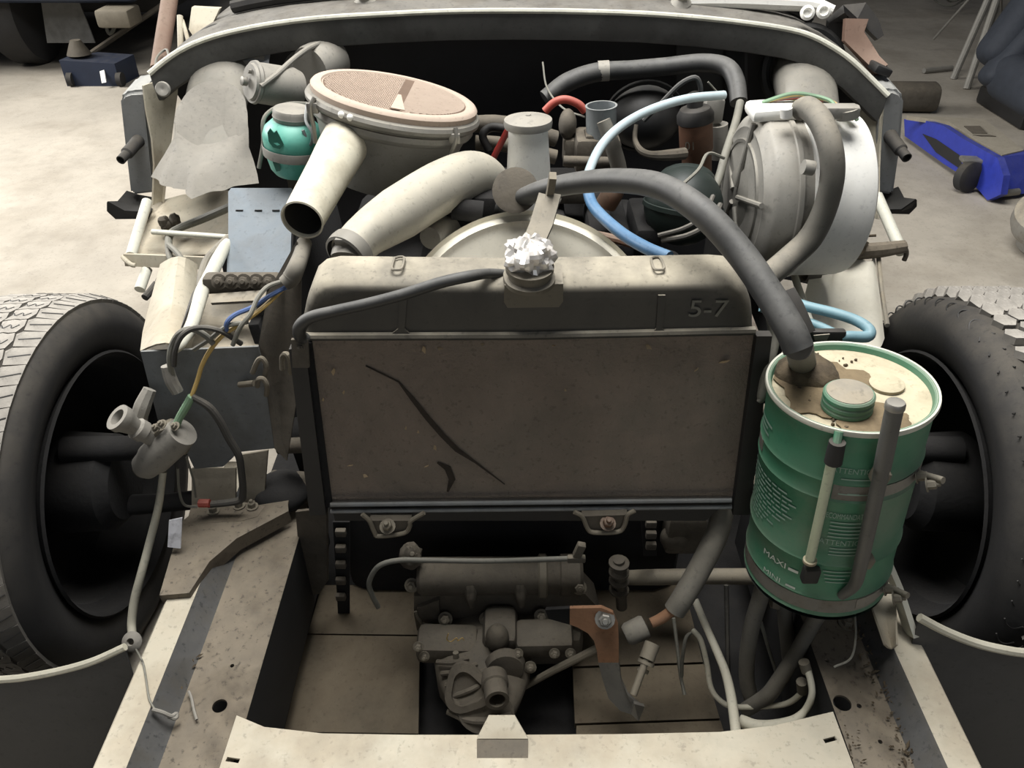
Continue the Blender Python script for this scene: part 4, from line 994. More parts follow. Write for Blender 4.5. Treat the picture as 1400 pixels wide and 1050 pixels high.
# ================================================================ GREEN CAN
T_, B_ = PY(1163, 527, .81), PY(1113, 772, .80)
ax = (T_ - B_).normalized(); H = (T_ - B_).length; Rc = .099
e1 = (CAM - (T_ + B_) / 2); e1 = (e1 - ax * e1.dot(ax)).normalized(); e2 = ax.cross(e1)
def CP_(phi, h, r): return B_ + ax * h + (e1 * math.cos(R(phi)) + e2 * math.sin(R(phi))) * r
can = thing('fluid_can', 'green cylindrical hydraulic fluid can with dusty top, white print and a sight tube', 'can', B_)
pr = [(0, .0), (Rc - .006, 0), (Rc, .003), (Rc + .002, .006), (Rc, .010)]
for h in (.04, .104, .216, .245):
    pr += [(Rc, h - .004), (Rc + .0022, h), (Rc, h + .004)]
pr += [(Rc, H - .012), (Rc + .002, H - .008), (Rc + .0035, H - .002), (Rc + .003, H + .002), (Rc, H + .003), (Rc - .003, H + .001), (Rc - .005, H - .006)]
part('body', G().lathe(pr, B_, ax, 96), M['can_green'], can)
g = G().lathe([(Rc - .001, H + .0025), (Rc + .0036, H + .003), (Rc + .0045, H - .001), (Rc + .0036, H - .004)], B_, ax, 96)
part('rim', g, M['lip'], can, label='pale rolled rim')
g = G().lathe([(Rc - .004, H - .006), (Rc - .01, H - .007), (0, H - .005)], B_, ax, 64)
part('top', g, M['can_top'], can)
def TPz(px, py, dh=0):   # a point on the can's top plane
    d = ray(px, py); o_ = T_ + ax * (-.005 + dh); k = (o_ - CAM).dot(ax) / d.dot(ax); return CAM + d * k
random.seed(9); g = G()
def stain(cx, cy, rx, ry, hh, amp=.14):
    n_ = 40; p_ = [random.uniform(0, 6.3) for _ in range(4)]; pts_ = []
    for k in range(n_):
        a_ = 2 * math.pi * k / n_; m_ = 1 + amp * math.sin(3 * a_ + p_[0]) + amp * .7 * math.sin(5 * a_ + p_[1]) + amp * .5 * math.sin(9 * a_ + p_[2])
        q_ = TPz(cx + rx * m_ * math.cos(a_), cy + ry * m_ * math.sin(a_), hh); v = q_ - T_; v -= ax * v.dot(ax)
        if v.length > Rc - .006: q_ = T_ + v.normalized() * (Rc - .006) + ax * (-.005 + hh)
        pts_.append(q_)
    g.prism(pts_, ax * -.0012)
stain(1125, 530, 62, 36, .001)
part('dirt_stain', g, M['stain'], can, label='brown dirt film over the left of the top'); g = G(); stain(1195, 575, 50, 22, .0013)
part('dirt_stain', g, M['stain'], can, label='brown dirt film by the clamp rod')
c = TPz(1157, 558)
part('cap', G().lathe([(.028, 0), (.030, .002), (.030, .006), (.0285, .008), (.030, .010), (.030, .014), (.0285, .016), (.030, .018), (.030, .022), (.028, .0245), (.012, .0255), (0, .026)], c, ax, 40), M['can_green'], can, label='green ribbed screw cap with dusty top')
c0 = c; part('cap_dust', G().lathe([(0, .0262), (.012, .0259), (.0265, .0254), (.0265, .0246), (0, .024)], c0, ax, 40), M['body_grey'], can, label='dust on the cap')
c = TPz(1212, 527)
part('round_patch', G().lathe([(0, 0), (.021, 0), (.021, .0035), (.019, .0045), (0, .0045)], c, ax, 32), M['can_top'], can)
g = G(); c = TPz(1102, 508); g.lathe([(.040, 0), (.038, .006), (.03, .012), (.02, .016), (0, .017)], c, ax, 32, fn=lambda a, h: 1 + .06 * math.sin(3 * a) + .03 * math.sin(8 * a))
part('filter_flange', g, M['grime'], can, label='grimy filter flange under the hose')
g = G().cyl(TPz(1098, 500), PY(1092, 474, .785), .017, .0165, 20); part('hose_neck', g, M['hose_grey'], can)
random.seed(5); g = G()
for k in range(26):
    x, y = random.choice([(1090, 520), (1105, 535), (1120, 545), (1075, 505), (1150, 580), (1130, 575), (1110, 490), (1160, 497)])
    g.blob(TPz(x + random.uniform(-14, 14), y + random.uniform(-8, 8)), random.uniform(.001, .0032), jit=.3, seg=6, rings=4)
o = part('grime_crumbs', g, M['grime'], can); o['kind'] = 'stuff'
# printing
g = G(); rr = Rc + .0012
def ct(s_, size, phi, h, sx=1): cyltext(g, s_, size, B_, ax, e1, e2, phi, h, rr, 0, sx)
ct('MAXI', .0145, -31, .073, 1.15); ct('MINI', .0135, -31, .041, 1.1)
def bar(ph0, ph1, h0, h1):
    n_ = 6; vs = []
    for k in range(n_ + 1):
        p = ph0 + (ph1 - ph0) * k / n_; vs += [CP_(p, h0, rr), CP_(p, h1, rr)]
    g.add(vs, [[2 * k, 2 * k + 1, 2 * k + 3, 2 * k + 2] for k in range(n_)])
bar(-18, -10, .074, .079); bar(-18, -10, .043, .047)
part('print_level_marks', g, M['print_white'], can, label='white MAXI and MINI level print')
g = G(); ct('ATTENTION', .0118, 14.5, .262, .82)
for k, (s_, h, sz) in enumerate((('RECOMMANDATIONS', .188, .0128), ('ATTENTION', .142, .0128))): ct(s_, sz, 17, h, .5 if k == 0 else .84)
random.seed(21)
def lines(ph, h0, n, wmin, wmax, dh=.0065, size=.0045):
    for k in range(n):
        wd = random.uniform(wmin, wmax); s_ = ''
        while len(s_) < wd: s_ += 'n' * random.randint(2, 7) + ' '
        ct(s_.strip(), size, ph, h0 - k * dh, .9)
for k in range(5): bar(5, random.uniform(24, 36), .180 - k * .0062, .1819 - k * .0062)
for k in range(3): bar(8, random.uniform(24, 36), .135 - k * .0058, .1369 - k * .0058)
for k in range(4): bar(7 + k, random.uniform(24, 36), .092 - k * .0066, .0938 - k * .0066)
for k in range(2): bar(6, 33, .252 - k * .024, .2538 - k * .024)
bar(12, 20, .228, .231)
random.seed(22)
for k in range(12):
    p = -78
    while p < -26 - 6 * random.random() - (k > 5) * 4 * (k - 5):
        q_ = p + random.uniform(3, 9); bar(p, q_, .198 - k * .0072, .2008 - k * .0072); p = q_ + 1.6
for k in range(3): bar(-76, random.uniform(-60, -52), .275 - k * .008, .279 - k * .008)
part('print_text', g, M['print_soft'], can, label='faded white ATTENTION text and instructions')['kind'] = 'stuff'
# bands of the can (raised, dusty)
for h0, h1 in ((.012, .036), (.219, .242)):
    g = G(); rows = []
    for h in (h0, h1): rows.append([CP_(p, h, Rc + .0008) for p in range(2, 40, 4)] if h0 > .1 else [CP_(p, h, Rc + .0008) for p in range(-80, 62, 5)])
    part('band', G().sheet(rows, .0008), M['grime'] if 0 else M['body_grey'], can)
# sight tube
p0, p1 = CP_(-9, .012, Rc + .010), CP_(-3, .262, Rc + .010)
def vt(px, py, r): # point on the cylinder of radius r in front of the can for a pixel
    d = ray(px, py); o_ = CAM - B_; dd = d - ax * d.dot(ax); oo = o_ - ax * o_.dot(ax)
    A_, Bq, C_ = dd.dot(dd), 2 * dd.dot(oo), oo.dot(oo) - r * r; D = Bq * Bq - 4 * A_ * C_
    k = (-Bq - math.sqrt(max(D, 0))) / (2 * A_); return CAM + d * k
st_ = part('sight_tube', G().tube([vt(1137, 632, Rc + .010), vt(1122, 700, Rc + .010), vt(1107, 766, Rc + .010)], .0062, 14), M['sight_tube'], can, label='pale sight tube')
part('tube_fitting', G().tube([vt(1145, 604, Rc + .011), vt(1139, 632, Rc + .011)], [.0095, .0105], 14, smooth=False), M['rubber'], st_)
part('tube_fitting', G().tube([vt(1147, 590, Rc + .004), vt(1144, 606, Rc + .011)], [.005, .005], 10, smooth=False), M['can_green'], st_)
part('tube_fitting', G().lathe([(0, 0), (.009, 0), (.009, .004), (0, .004)], vt(1107, 768, Rc + .010), ax, 16), M['can_top'], st_)
part('tube_fitting', G().box(vt(1108, 785, Rc + .006), (.022, .014, .026), None, .003), M['rubber'], st_)
# clamp rod
rod = part('clamp_rod', G().tube([vt(1223, 558, Rc + .020), vt(1206, 640, Rc + .020)], .0098, 18, smooth=False), M['steel_dark'], can, label='dark grey tubular clamp rod')
g = G().lathe([(0, .0), (.0108, 0), (.0108, .006), (.0095, .0085), (0, .009)], vt(1223, 558, Rc + .020), ax, 20); part('rod_cap', g, M['steel'], rod)
g = G().tube([vt(1206, 640, Rc + .018), vt(1190, 712, Rc + .018), vt(1176, 775, Rc + .018), vt(1168, 800, Rc + .012), vt(1150, 815, Rc + .004)], [.0088, .0088, .0085, .008, .006], 14); part('rod_tail', g, M['steel_dark'], rod)
for x, y in ((1203, 650), (1182, 766)):
    g = G().box(vt(x, y, Rc + .012), (.02, .016, .018), Matrix.Rotation(R(10), 3, 'Y'), .003); part('rod_lug', g, M['iron_light'], rod)
for h in (.232, .026):
    rows = []
    for hh in (h - .009, h + .009): rows.append([CP_(p, hh, Rc + .0016) for p in range(38, 300, 8)])
    part('strap', G().sheet(rows, .0015), M['silver_dark'], can)
    cc = CP_(62, h, Rc + .008); g = G().cyl(cc - e1 * .02, cc + e1 * .0 + e2 * .028 + ax * .012, .0045); g.bolt(cc - e1 * .012, (e2 + ax * .4), .006, .012); g.bolt(cc + e2 * .012, (e2 + ax * .4), .006, .01)
    part('strap_bolt', g, M['brass'], can)
g = G().lathe([(Rc + .001, -.002), (Rc - .012, -.016), (Rc - .05, -.026), (0, -.028)], B_, ax, 48)
part('bottom_dish', g, M['plate_grey'], can)

# ================================================================ HOSES UNDER THE CAN
hose('return_hose', [(1048, 782, .80), (1040, 815, .79), (1027, 860, .78), (1021, 905, .77), (1022, 935, .76), (1030, 962, .75)], .0125, 'hose_grey', 'leftmost grey hose hanging below the green can', seg=16)
hose('return_hose', [(1070, 790, .82), (1072, 830, .81), (1076, 870, .80), (1080, 910, .79)], .012, 'hose_grey', 'middle grey hose hanging below the green can', seg=16)
hose('return_hose', [(1128, 822, .77), (1110, 855, .76), (1090, 890, .75), (1065, 930, .735), (1048, 952, .73), (1020, 970, .74)], [.013, .0115, .0115, .012, .0125, .012], 'hose_grey', 'slanting grey hose below the right of the green can', seg=16)
g = G().box(PY(1062, 818, .80), (.018, .012, .036), None, .003); g.prism(L3([(1058, 806, .79), (1068, 806, .79), (1066, 834, .79), (1056, 832, .79)]), (0, .004, 0))
solo('hose_tag', g, M['iron_light'], 'small pale metal tag between two hanging hoses', 'tag')
hose('white_cable', [(948, 862, .83), (958, 875, .81), (966, 905, .79), (972, 940, .765), (985, 958, .75), (1003, 966, .74), (1040, 966, .725), (1075, 962, .715), (1095, 948, .71), (1100, 935, .71)], .0045, 'wire_white', 'thin whitish cable looping below the green can', 'cable')
hose('white_cable', [(950, 820, .86), (966, 858, .82), (980, 890, .78), (992, 920, .74), (1000, 955, .69), (1006, 1000, .635), (1007, 1010, .625)], [.006, .006, .0065, .007, .0075, .0075, .0075], 'wire_white', 'thicker whitish cable hanging down onto the crossmember', 'cable')
hose('brake_pipe', [(1012, 985, .67), (1040, 994, .655), (1080, 988, .65), (1100, 972, .66), (1110, 950, .67), (1107, 925, .69), (1100, 908, .71)], [.009, .010, .0085, .005, .005, .005, .006], 'wire_white', 'pale pipe bending up beside the right rail', 'pipe')
hose('pipe_union', [(1096, 932, .70), (1097, 945, .70)], .008, 'iron_light', 'small metal union on the looped whitish cable', 'union')
hose('pipe_union', [(1099, 905, .705), (1103, 918, .70)], .008, 'iron_light', 'small metal union on the pale pipe beside the right rail', 'union')
hose('loose_wire', [(921, 845, .86), (926, 885, .83), (930, 920, .80), (936, 950, .77)], .003, 'wire_grey', 'thin loose wire hanging left in front of the planks', 'wire', 6)
hose('loose_wire', [(948, 864, .84), (938, 872, .82), (933, 900, .80), (932, 925, .79)], .003, 'wire_grey', 'second thin wire beside the looped whitish cable', 'wire', 6)
hose('loose_wire', [(993, 800, .86), (994, 850, .83), (995, 900, .80), (996, 930, .79)], .004, 'wire_dark', 'dark straight wire hanging behind the whitish cables', 'wire', 6)
hose('loose_wire', [(1040, 850, .80), (1052, 890, .79), (1063, 925, .77)], .003, 'wire_grey', 'thin wire between the two hanging hoses', 'wire', 6)
hose('cobweb_strand', [(1168, 830, .72), (1170, 870, .69), (1163, 900, .67), (1140, 912, .66)], .0016, 'wire_grey', 'limp dusty strand hanging over the right rail', 'strand', 6)
hose('thick_hose', [(990, 690, .90), (980, 730, .87), (958, 775, .84), (935, 815, .81), (922, 835, .80)], [.017, .018, .018, .0175, .017], 'hose_grey', 'fat grey hose running from the radiator foot down to the left', seg=20)
hose('rod_end', [(922, 832, .80), (905, 845, .795), (890, 852, .79)], [.008, .009, .008], 'rust', 'rusty rod between the fat hose and the grey boot', 'rod')
g = G().lathe([(.0, -.002), (.017, 0), (.019, .004), (.018, .03), (.014, .036), (0, .036)], PY(883, 856, .79), PY(852, 870, .78) - PY(883, 856, .79), 24)
solo('rubber_boot', g, M['hose_grey'], 'grey cylindrical rubber boot behind the rusty bracket', 'boot')
hose('steering_rod', [(846, 790, .95), (900, 789, .95), (960, 788, .94), (1040, 788, .93), (1058, 786, .93)], [.013, .0145, .014, .0145, .0145], 'iron_light', 'horizontal steering rod between gearbox and green can', 'rod', 16)
g = G()
for dx in range(4): g.lathe([(.010, 0), (.018, .002), (.018, .006), (.010, .008)], PY(846 + 0 * dx, 772 + dx * 12, .93), (0, 0, 1), 16)
g.cyl(PY(846, 765, .93), PY(850, 830, .93), .010)
solo('steering_boot', g, M['iron'], 'ribbed vertical joint at the left end of the steering rod', 'joint')
# brake link below
g = G().cyl(PY(884, 900, .74), PY(866, 950, .70), .0055); g.lathe([(.0, 0), (.013, 0), (.013, .005), (0, .005)], PY(884, 904, .74), PY(866, 950, .70) - PY(884, 900, .74), 16); g.lathe([(.0, 0), (.009, 0), (.009, .006), (0, .006)], PY(880, 914, .735), PY(866, 950, .70) - PY(884, 900, .74), 16)
g.cyl(PY(884, 902, .74), PY(892, 880, .76), .012)
solo('adjuster_rod', g, M['iron_light'], 'short threaded adjuster rod right of the rusty bracket', 'rod')

# ================================================================ GEARBOX
gb = thing('gearbox', 'dark dusty gearbox casting under the radiator', 'gearbox', PY(660, 960, .70))
def bxp(px, py, Y, size, rot=None, bev=.006): return G().box(PY(px, py, Y), size, rot, bev)
g = G(); a, b = PY(572, 788, .93), PY(796, 786, .93)
g.lathe([(0, 0), (.028, 0), (.033, .006), (.033, (b - a).length * .86), (.037, (b - a).length * .87), (.037, (b - a).length - .006), (.03, (b - a).length), (0, (b - a).length)], a, b - a, 32)
g.box(PY(684, 790, .955), (.26, .05, .06), None, .01)
part('rack_tube', g, M['iron'], gb)
part('clamp_ring', G().lathe([(.034, 0), (.038, .003), (.038, .014), (.034, .017)], PY(735, 787, .93), (1, 0, 0), 32), M['iron_light'], gb)
g = G().prism(L3([(566, 815, .905), (800, 812, .905), (815, 828, .905), (822, 855, .90), (760, 858, .895), (570, 862, .895), (566, 840, .9)]), (0, .05, .0))
g.prism(L3([(570, 832, .895), (600, 820, .897), (602, 850, .893), (590, 852, .89), (576, 846, .892)]), (0, .02, 0))
part('flange', g, M['iron'], gb)
part('flange_edge', G().tube(L3([(568, 836, .894), (574, 848, .89), (592, 855, .888), (700, 856, .888), (810, 852, .89)]), .003, 8), M['iron_light'], gb)
for x, y, Y in ((609, 846, .885), (665, 846, .885), (740, 842, .885), (792, 803, .9), (563, 800, .92), (565, 755, .93)):
    part('bolt', G().bolt(PY(x, y, Y), (0, -1, .75), .0085, .011), M['iron_light'], gb)
for x, y in ((643, 808), (711, 807)):
    part('lug', G().tube(L3([(x, y - 8, .905), (x + 1, y + 8, .892), (x + 2, y + 22, .885)]), [.010, .011, .005], 10), M['iron'], gb)
part('side_cover', bxp(612, 880, .845, (.105, .06, .042), Matrix.Rotation(R(2), 3, 'Y'), .012), M['iron'], gb)
part('side_cover', bxp(744, 872, .845, (.098, .06, .036), Matrix.Rotation(R(-2), 3, 'Y'), .010), M['iron'], gb)
for x, y in ((580, 897), (572, 884), (708, 893), (758, 893), (780, 893)):
    part('bolt', G().bolt(PY(x, y, .80), (0, -1, .5), .006, .007), M['iron_light'], gb)
g = G(); g.box(PY(684, 862, .86), (.06, .08, .05), None, .015); g.blob(PY(680, 872, .825), (.02, .02, .028)); g.box(PY(690, 870, .9), (.28, .08, .08), None, .02)
part('rib_block', g, M['iron'], gb)
g = G().loft([ring(662, 880, .88, .095, .07, .9, 24, .05), ring(660, 905, .84, .085, .065, .9, 24, .06), ring(658, 930, .79, .078, .055, .9, 24, .05, 1), ring(662, 955, .75, .062, .045, .9, 24, .04), ring(665, 975, .725, .045, .035, .9), ring(666, 982, .72, .02, .015, .9)])
part('nose_casting', g, M['iron'], gb)
g = G(); fo_, fa = PY(640, 940, .755), Vector((-.15, -.75, .65))
g.lathe([(.02, .0), (.038, .0), (.040, .004), (.038, .012), (.026, .014), (.026, .008), (.02, .006), (0, .006)], fo_, fa, 28, fn=lambda a, h: 1 + .12 * math.cos(3 * a))
for k in range(4):
    q0 = PY(598 + 6 * k, 905 + 16 * k, .80 - .018 * k); q1 = PY(640 + 12 * k, 900 + 8 * k, .80 - .01 * k)
    g.tube([q0, (q0 + q1) / 2 + Vector((0, -.01, .008)), q1], .0045, 8)
g.tube(L3([(612, 972, .735), (640, 984, .72), (668, 985, .715), (700, 978, .72)]), .006, 8)
part('cast_ribs', g, M['iron'], gb)
a, b = PY(675, 925, .765), PY(680, 958, .715)
g = G().lathe([(.022, 0), (.022, .02), (.019, .022), (.019, (b - a).length), (.013, (b - a).length), (.013, .02), (0, .02)], a, b - a, 24)
part('outlet_pipe', g, M['iron'], gb)
g = G().lathe([(.03, 0), (.034, .006), (.03, .02), (0, .024)], PY(690, 905, .80), PY(692, 930, .76) - PY(690, 905, .80), 24)
part('boss', g, M['iron'], gb)
part('drain_plug', G().bolt(PY(725, 912, .80), (0, -1, .6), .007, .006), M['iron_light'], gb)
g = G().tube(L3([(623, 892, .80), (624, 905, .795)]), .005, 8, smooth=False); g.bolt(PY(625, 908, .793), (0, -1, .3), .005, .006)
part('bleed_nipple', g, M['iron_light'], gb)
# yellow scribble
g = G().tube(L3([(613, 866, .8065), (611, 874, .8065), (617, 877, .8065), (624, 872, .8065), (626, 876, .8065), (632, 872, .8065), (634, 875, .8065)]), .0009, 5)
part('chalk_scribble', g, M['yellow'], gb, label='small yellow chalk scribble')
hose('brake_pipe', [(794, 763, .90), (740, 765, .905), (660, 767, .905), (580, 766, .905), (545, 766, .905), (518, 774, .90), (505, 795, .895), (508, 812, .895), (517, 830, .895)], .0045, 'wire_grey', 'thin pale pipe lying along the top of the gearbox', 'pipe')
g = G().box(PY(792, 752, .90), (.014, .012, .03), Matrix.Rotation(R(15), 3, 'Y'), .002); g.box(PY(788, 764, .90), (.03, .01, .012), None, .002)
solo('pipe_clip', g, M['iron_light'], 'pale clip at the right end of the thin gearbox pipe', 'clip')
g = G().blob(PY(562, 760, .93), (.02, .02, .026), jit=.12); solo('pipe_union', g, M['iron'], 'crusty union at the left end of the gearbox', 'union')
g = G().tube(L3([(718, 938, .80), (760, 915, .79), (818, 886, .78)]), [.006, .0065, .007], 10)
solo('selector_rod', g, M['iron_light'], 'slanting rod passing behind the rusty bracket', 'rod')
# rusty bracket
t = thing('rusty_bracket', 'rusty curved steel bracket hanging right of the gearbox', 'bracket', PY(862, 975, .70))
g = G().plate([(779, 832, .80), (822, 831, .79), (838, 838, .787), (845, 855, .782), (846, 880, .775), (846, 906, .765), (818, 906, .765), (816, 890, .769), (812, 876, .774), (804, 866, .78), (790, 858, .79), (779, 854, .797)], .007)
part('plate', g, M['rust'], t)
g = G().plate([(818, 906, .765), (846, 906, .765), (849, 930, .75), (858, 950, .735), (878, 968, .725), (870, 979, .722), (848, 972, .728), (832, 955, .74), (824, 930, .755)], .007)
part('tail', g, M['steel_dark'], t, label='bare grey lower tail')
g = G().prism(L3([(866, 958, .725), (880, 962, .715), (872, 982, .715), (862, 972, .72)]), (0, -.008, .004)); part('foot', g, M['steel'], t)
part('bolt', G().bolt(PY(827, 846, .785), (-.1, -1, .75), .0105, .012), M['steel'], t)
g = G().plate([(745, 834, .815), (782, 832, .80), (782, 855, .80), (750, 846, .815)], .006); part('tongue', g, M['iron_dark'], t)
# side slotted panels behind
def rack(l, label, teeth):
    t = thing('slotted_strip', label, 'slotted strip', PY(*teeth[-1]))
    part('strip', G().plate(l, .004), M['iron_dark'], t)
    for x, y, Y in teeth: part('tooth', G().box(PY(x, y, Y - .012), (.018, .01, .014), None, .002), M['iron'], t)
rack([(455, 714, .95), (478, 714, .95), (478, 840, .98), (462, 840, .98)], 'dark slotted strip left below the radiator', [(466, 728 + 22 * k, .95 + .006 * k) for k in range(5)])
rack([(876, 705, .95), (898, 705, .95), (898, 760, .96), (880, 760, .96)], 'dark slotted strip right below the radiator', [(890, 716 + 15 * k, .95 + .004 * k) for k in range(3)])
g = G().box(PY(935, 722, 1.0), (.07, .05, .09), None, .01); g.blob(PY(925, 735, .99), (.03, .02, .03))
solo('engine_mount', g, M['iron'], 'dusty block behind the fat hose under the radiator', 'mount')
g = G().plate([(404, 700, .96), (446, 695, .93), (447, 795, .95), (436, 812, .96), (420, 815, .97), (410, 770, .97)], .006)
solo('frame_upright', g, M['iron'], 'dusty upright bracket plate left below the radiator', 'bracket')
g = G().blob(PY(385, 672, 1.04), (.05, .05, .03), seg=20, rings=12)
solo('rubber_buffer', g, M['iron_dark'], 'dark rubber buffer between left rail and radiator', 'buffer')
g = G().cyl(PY(380, 610, 1.06), PY(420, 608, 1.06), .014)
solo('cross_tube', g, M['iron'], 'thin upper dark tube between left box and radiator frame', 'tube')
g = G().cyl(PY(372, 665, 1.06), PY(430, 668, 1.06), .03)
solo('cross_tube', g, M['iron'], 'thick lower dark tube between left box and radiator frame', 'tube')

# ================================================================ LEFT SWITCH, WIRES
sw = thing('loose_switch', 'dusty loose control valve with a pipe snout dangling at the left box', 'valve', PY(225, 645, .97))
a, b = PY(196, 640, .95), PY(250, 590, .95); ax2 = (b - a).normalized(); L = (b - a).length
part('body', G().lathe([(0, -.004), (.016, -.004), (.022, .004), (.024, .02), (.027, .03), (.027, L * .7), (.024, L), (0, L + .004)], a, ax2, 28), M['canvas'], sw)
part('end_bore', G().lathe([(.0, -.003), (.009, -.003), (.010, -.008), (.014, -.008), (.016, -.003)], a, ax2, 20), M['iron'], sw)
a, b = PY(212, 600, .95), PY(160, 570, .93); ax2 = (b - a).normalized(); L = (b - a).length
part('snout', G().lathe([(.014, 0), (.014, L * .3), (.017, L * .32), (.017, L * .5), (.013, L * .55), (.018, L * .8), (.021, L * .86), (.021, L), (.013, L), (.012, L * .7), (0, L * .7)], a, ax2, 24), M['canvas'], sw)
g = G().box(PY(222, 592, .955), (.05, .03, .026), Matrix.Rotation(R(-25), 3, 'Y'), .006); g.box(PY(248, 602, .96), (.03, .03, .036), Matrix.Rotation(R(20), 3, 'Y'), .006)
for x, y in ((214, 585), (222, 580), (240, 583)): g.bolt(PY(x, y, .94), (-.3, -.6, 1), .005, .006)
part('bracket', g, M['iron_light'], sw)
hose('white_pipe', [(223, 645, .95), (217, 690, .93), (205, 740, .91), (193, 785, .88), (184, 820, .86), (180, 850, .84), (181, 872, .82)], [.0055, .006, .0065, .0068, .007, .007, .007], 'wire_white', 'white plastic pipe hanging from the loose valve to the ring', 'pipe')
g = G().lathe([(.0155, 0), (.0165, .002), (.0125, .006), (.006, .008), (.005, .003), (.011, .001), (.0155, 0)], PY(181, 877, .80), (0, -.7, .75), 28)
solo('grommet_ring', g, M['canvas'], 'grey ring washer at the end of the white pipe', 'ring')
def zhose(name, l, r, m, label, cat, seg):
    return solo(name, G().tube([PZ(*p) for p in l], r, seg, 6), M[m], label, cat)
zhose('string', [(186, 888, .30), (191, 897, .379), (196, 908, .380), (200, 930, .380), (204, 955, .380), (212, 971, .379)], .0014, 'wire_grey', 'thin string hanging from the ring washer', 'string', 6)
zhose('string_knot', [(208, 970, .381), (222, 974, .375), (234, 979, .366), (241, 976, .362), (240, 982, .361), (230, 979, .366)], .003, 'canvas', 'pale knotted string end on the left rail', 'knot', 8)
zhose('string_knot', [(258, 945, .352), (262, 955, .351), (265, 970, .351), (269, 984, .350)], .002, 'canvas', 'pale curled thread on the left rail by the hole', 'thread', 6)
hose('braided_strap', [(205, 532, 1.0), (195, 555, .985), (190, 575, .975), (198, 580, .97)], [.01, .013, .013, .008], 'canvas', 'twisted cloth strap left of the grey front plate', 'strap', 8)
hose('harness_wire', [(392, 392, 1.06), (368, 405, 1.04), (345, 420, 1.02), (322, 430, 1.0), (311, 440, .99), (309, 452, .99)], .0038, 'wire_blue', 'blue wire drooping from the harness end', 'wire', 8)
hose('harness_wire', [(388, 384, 1.06), (366, 392, 1.04), (352, 408, 1.02), (342, 430, 1.0), (328, 448, .99), (318, 472, .985)], .0035, 'wire_grey', 'grey wire drooping from the harness end', 'wire', 8)
hose('harness_wire', [(386, 396, 1.06), (360, 420, 1.03), (330, 442, 1.0), (305, 458, .99), (288, 478, .985), (276, 500, .98), (270, 520, .975), (262, 542, .965)], .0034, 'yellow', 'yellow wire running down in front of the grey plate', 'wire', 8)
hose('harness_wire', [(340, 440, 1.0), (310, 446, .99), (285, 465, .985), (265, 478, .985)], .0035, 'wire_grey', 'second grey wire lying on the box edge', 'wire', 8)
hose('grey_cable', [(292, 470, .985), (280, 458, .985), (262, 450, .985), (246, 455, .98), (236, 470, .98), (232, 490, .975), (236, 515, .975), (246, 536, .97)], .0045, 'wire_grey', 'grey cable arching over the top edge of the grey plate', 'cable', 8)
hose('grey_cable', [(330, 470, 1.0), (300, 452, .985), (270, 448, .98), (250, 458, .975), (240, 478, .97), (238, 500, .97)], .004, 'wire_dark', 'dark cable arching over the top edge of the grey plate', 'cable', 8)
hose('cable_sleeve', [(228, 500, .98), (234, 520, .975), (243, 536, .972)], [.009, .010, .009], 'canvas', 'pale sleeve on the cable before the grey plate', 'sleeve', 'x' and 10)
hose('harness_branch', [(262, 542, .963), (255, 555, .96), (245, 572, .955), (238, 590, .945), (232, 606, .935), (234, 616, .93)], [.006, .0065, .006, .0055, .005, .005], 'wire_green', 'grey-green taped wire running to the loose valve', 'wire', 10)
hose('harness_branch', [(262, 542, .963), (285, 556, .965), (300, 575, .965), (312, 598, .965), (326, 622, .965), (330, 645, .965), (332, 675, .965), (325, 685, .965), (285, 690, .965)], [.005, .006, .006, .006, .006, .006, .006, .0065, .006], 'wire_dark', 'dark wire running down the grey plate to the rail', 'wire', 10)
hose('wire_end', [(287, 688, .962), (272, 688, .962)], .007, 'red', 'red tape end of the dark wire on the left rail', 'tape', 8)
hose('loose_wire', [(243, 640, .95), (245, 670, .95), (252, 690, .95), (270, 693, .955)], .0022, 'wire_grey', 'thin pale wire below the loose valve', 'wire', 6)
hose('loose_wire', [(255, 625, .96), (264, 655, .965), (268, 680, .965)], .002, 'wire_grey', 'thin pale wire before the bracket legs', 'wire', 6)
# harness on the upright behind
hose('main_harness', [(416, 333, 1.14), (412, 348, 1.10), (405, 366, 1.07), (398, 380, 1.065), (388, 388, 1.06)], [.012, .012, .013, .014, .011], 'hose_grey', 'grey taped harness end beside the radiator tank', 'harness', 14)
# blue-grey tray plate
P = [(312, 262, 1.46), (316, 257, 1.47), (398, 257, 1.47), (403, 262, 1.46), (399, 300, 1.40), (397, 350, 1.32), (394, 384, 1.28), (325, 384, 1.28), (310, 372, 1.30), (312, 320, 1.37)]
g = G().plate(P, .006)
pb = thing('sheet_plate', 'blue-grey sheet metal plate leaning behind the left box', 'plate', PY(355, 384, 1.28))
part('plate', g, M['plate_blue'], pb)
g = G().plate([(399, 262, 1.46), (404, 262, 1.46), (398, 385, 1.28), (393, 385, 1.28)], .02); part('edge', g, M['iron_dark'], pb)
g = G()
for x in (322, 348, 372): g.prism(L3([(x, 287.5, 1.418), (x + 10, 287.5, 1.418), (x + 10, 288.5, 1.418), (x, 288.5, 1.418)]), (0, .003, 0))
part('seam_line', g, M['iron_dark'], pb)
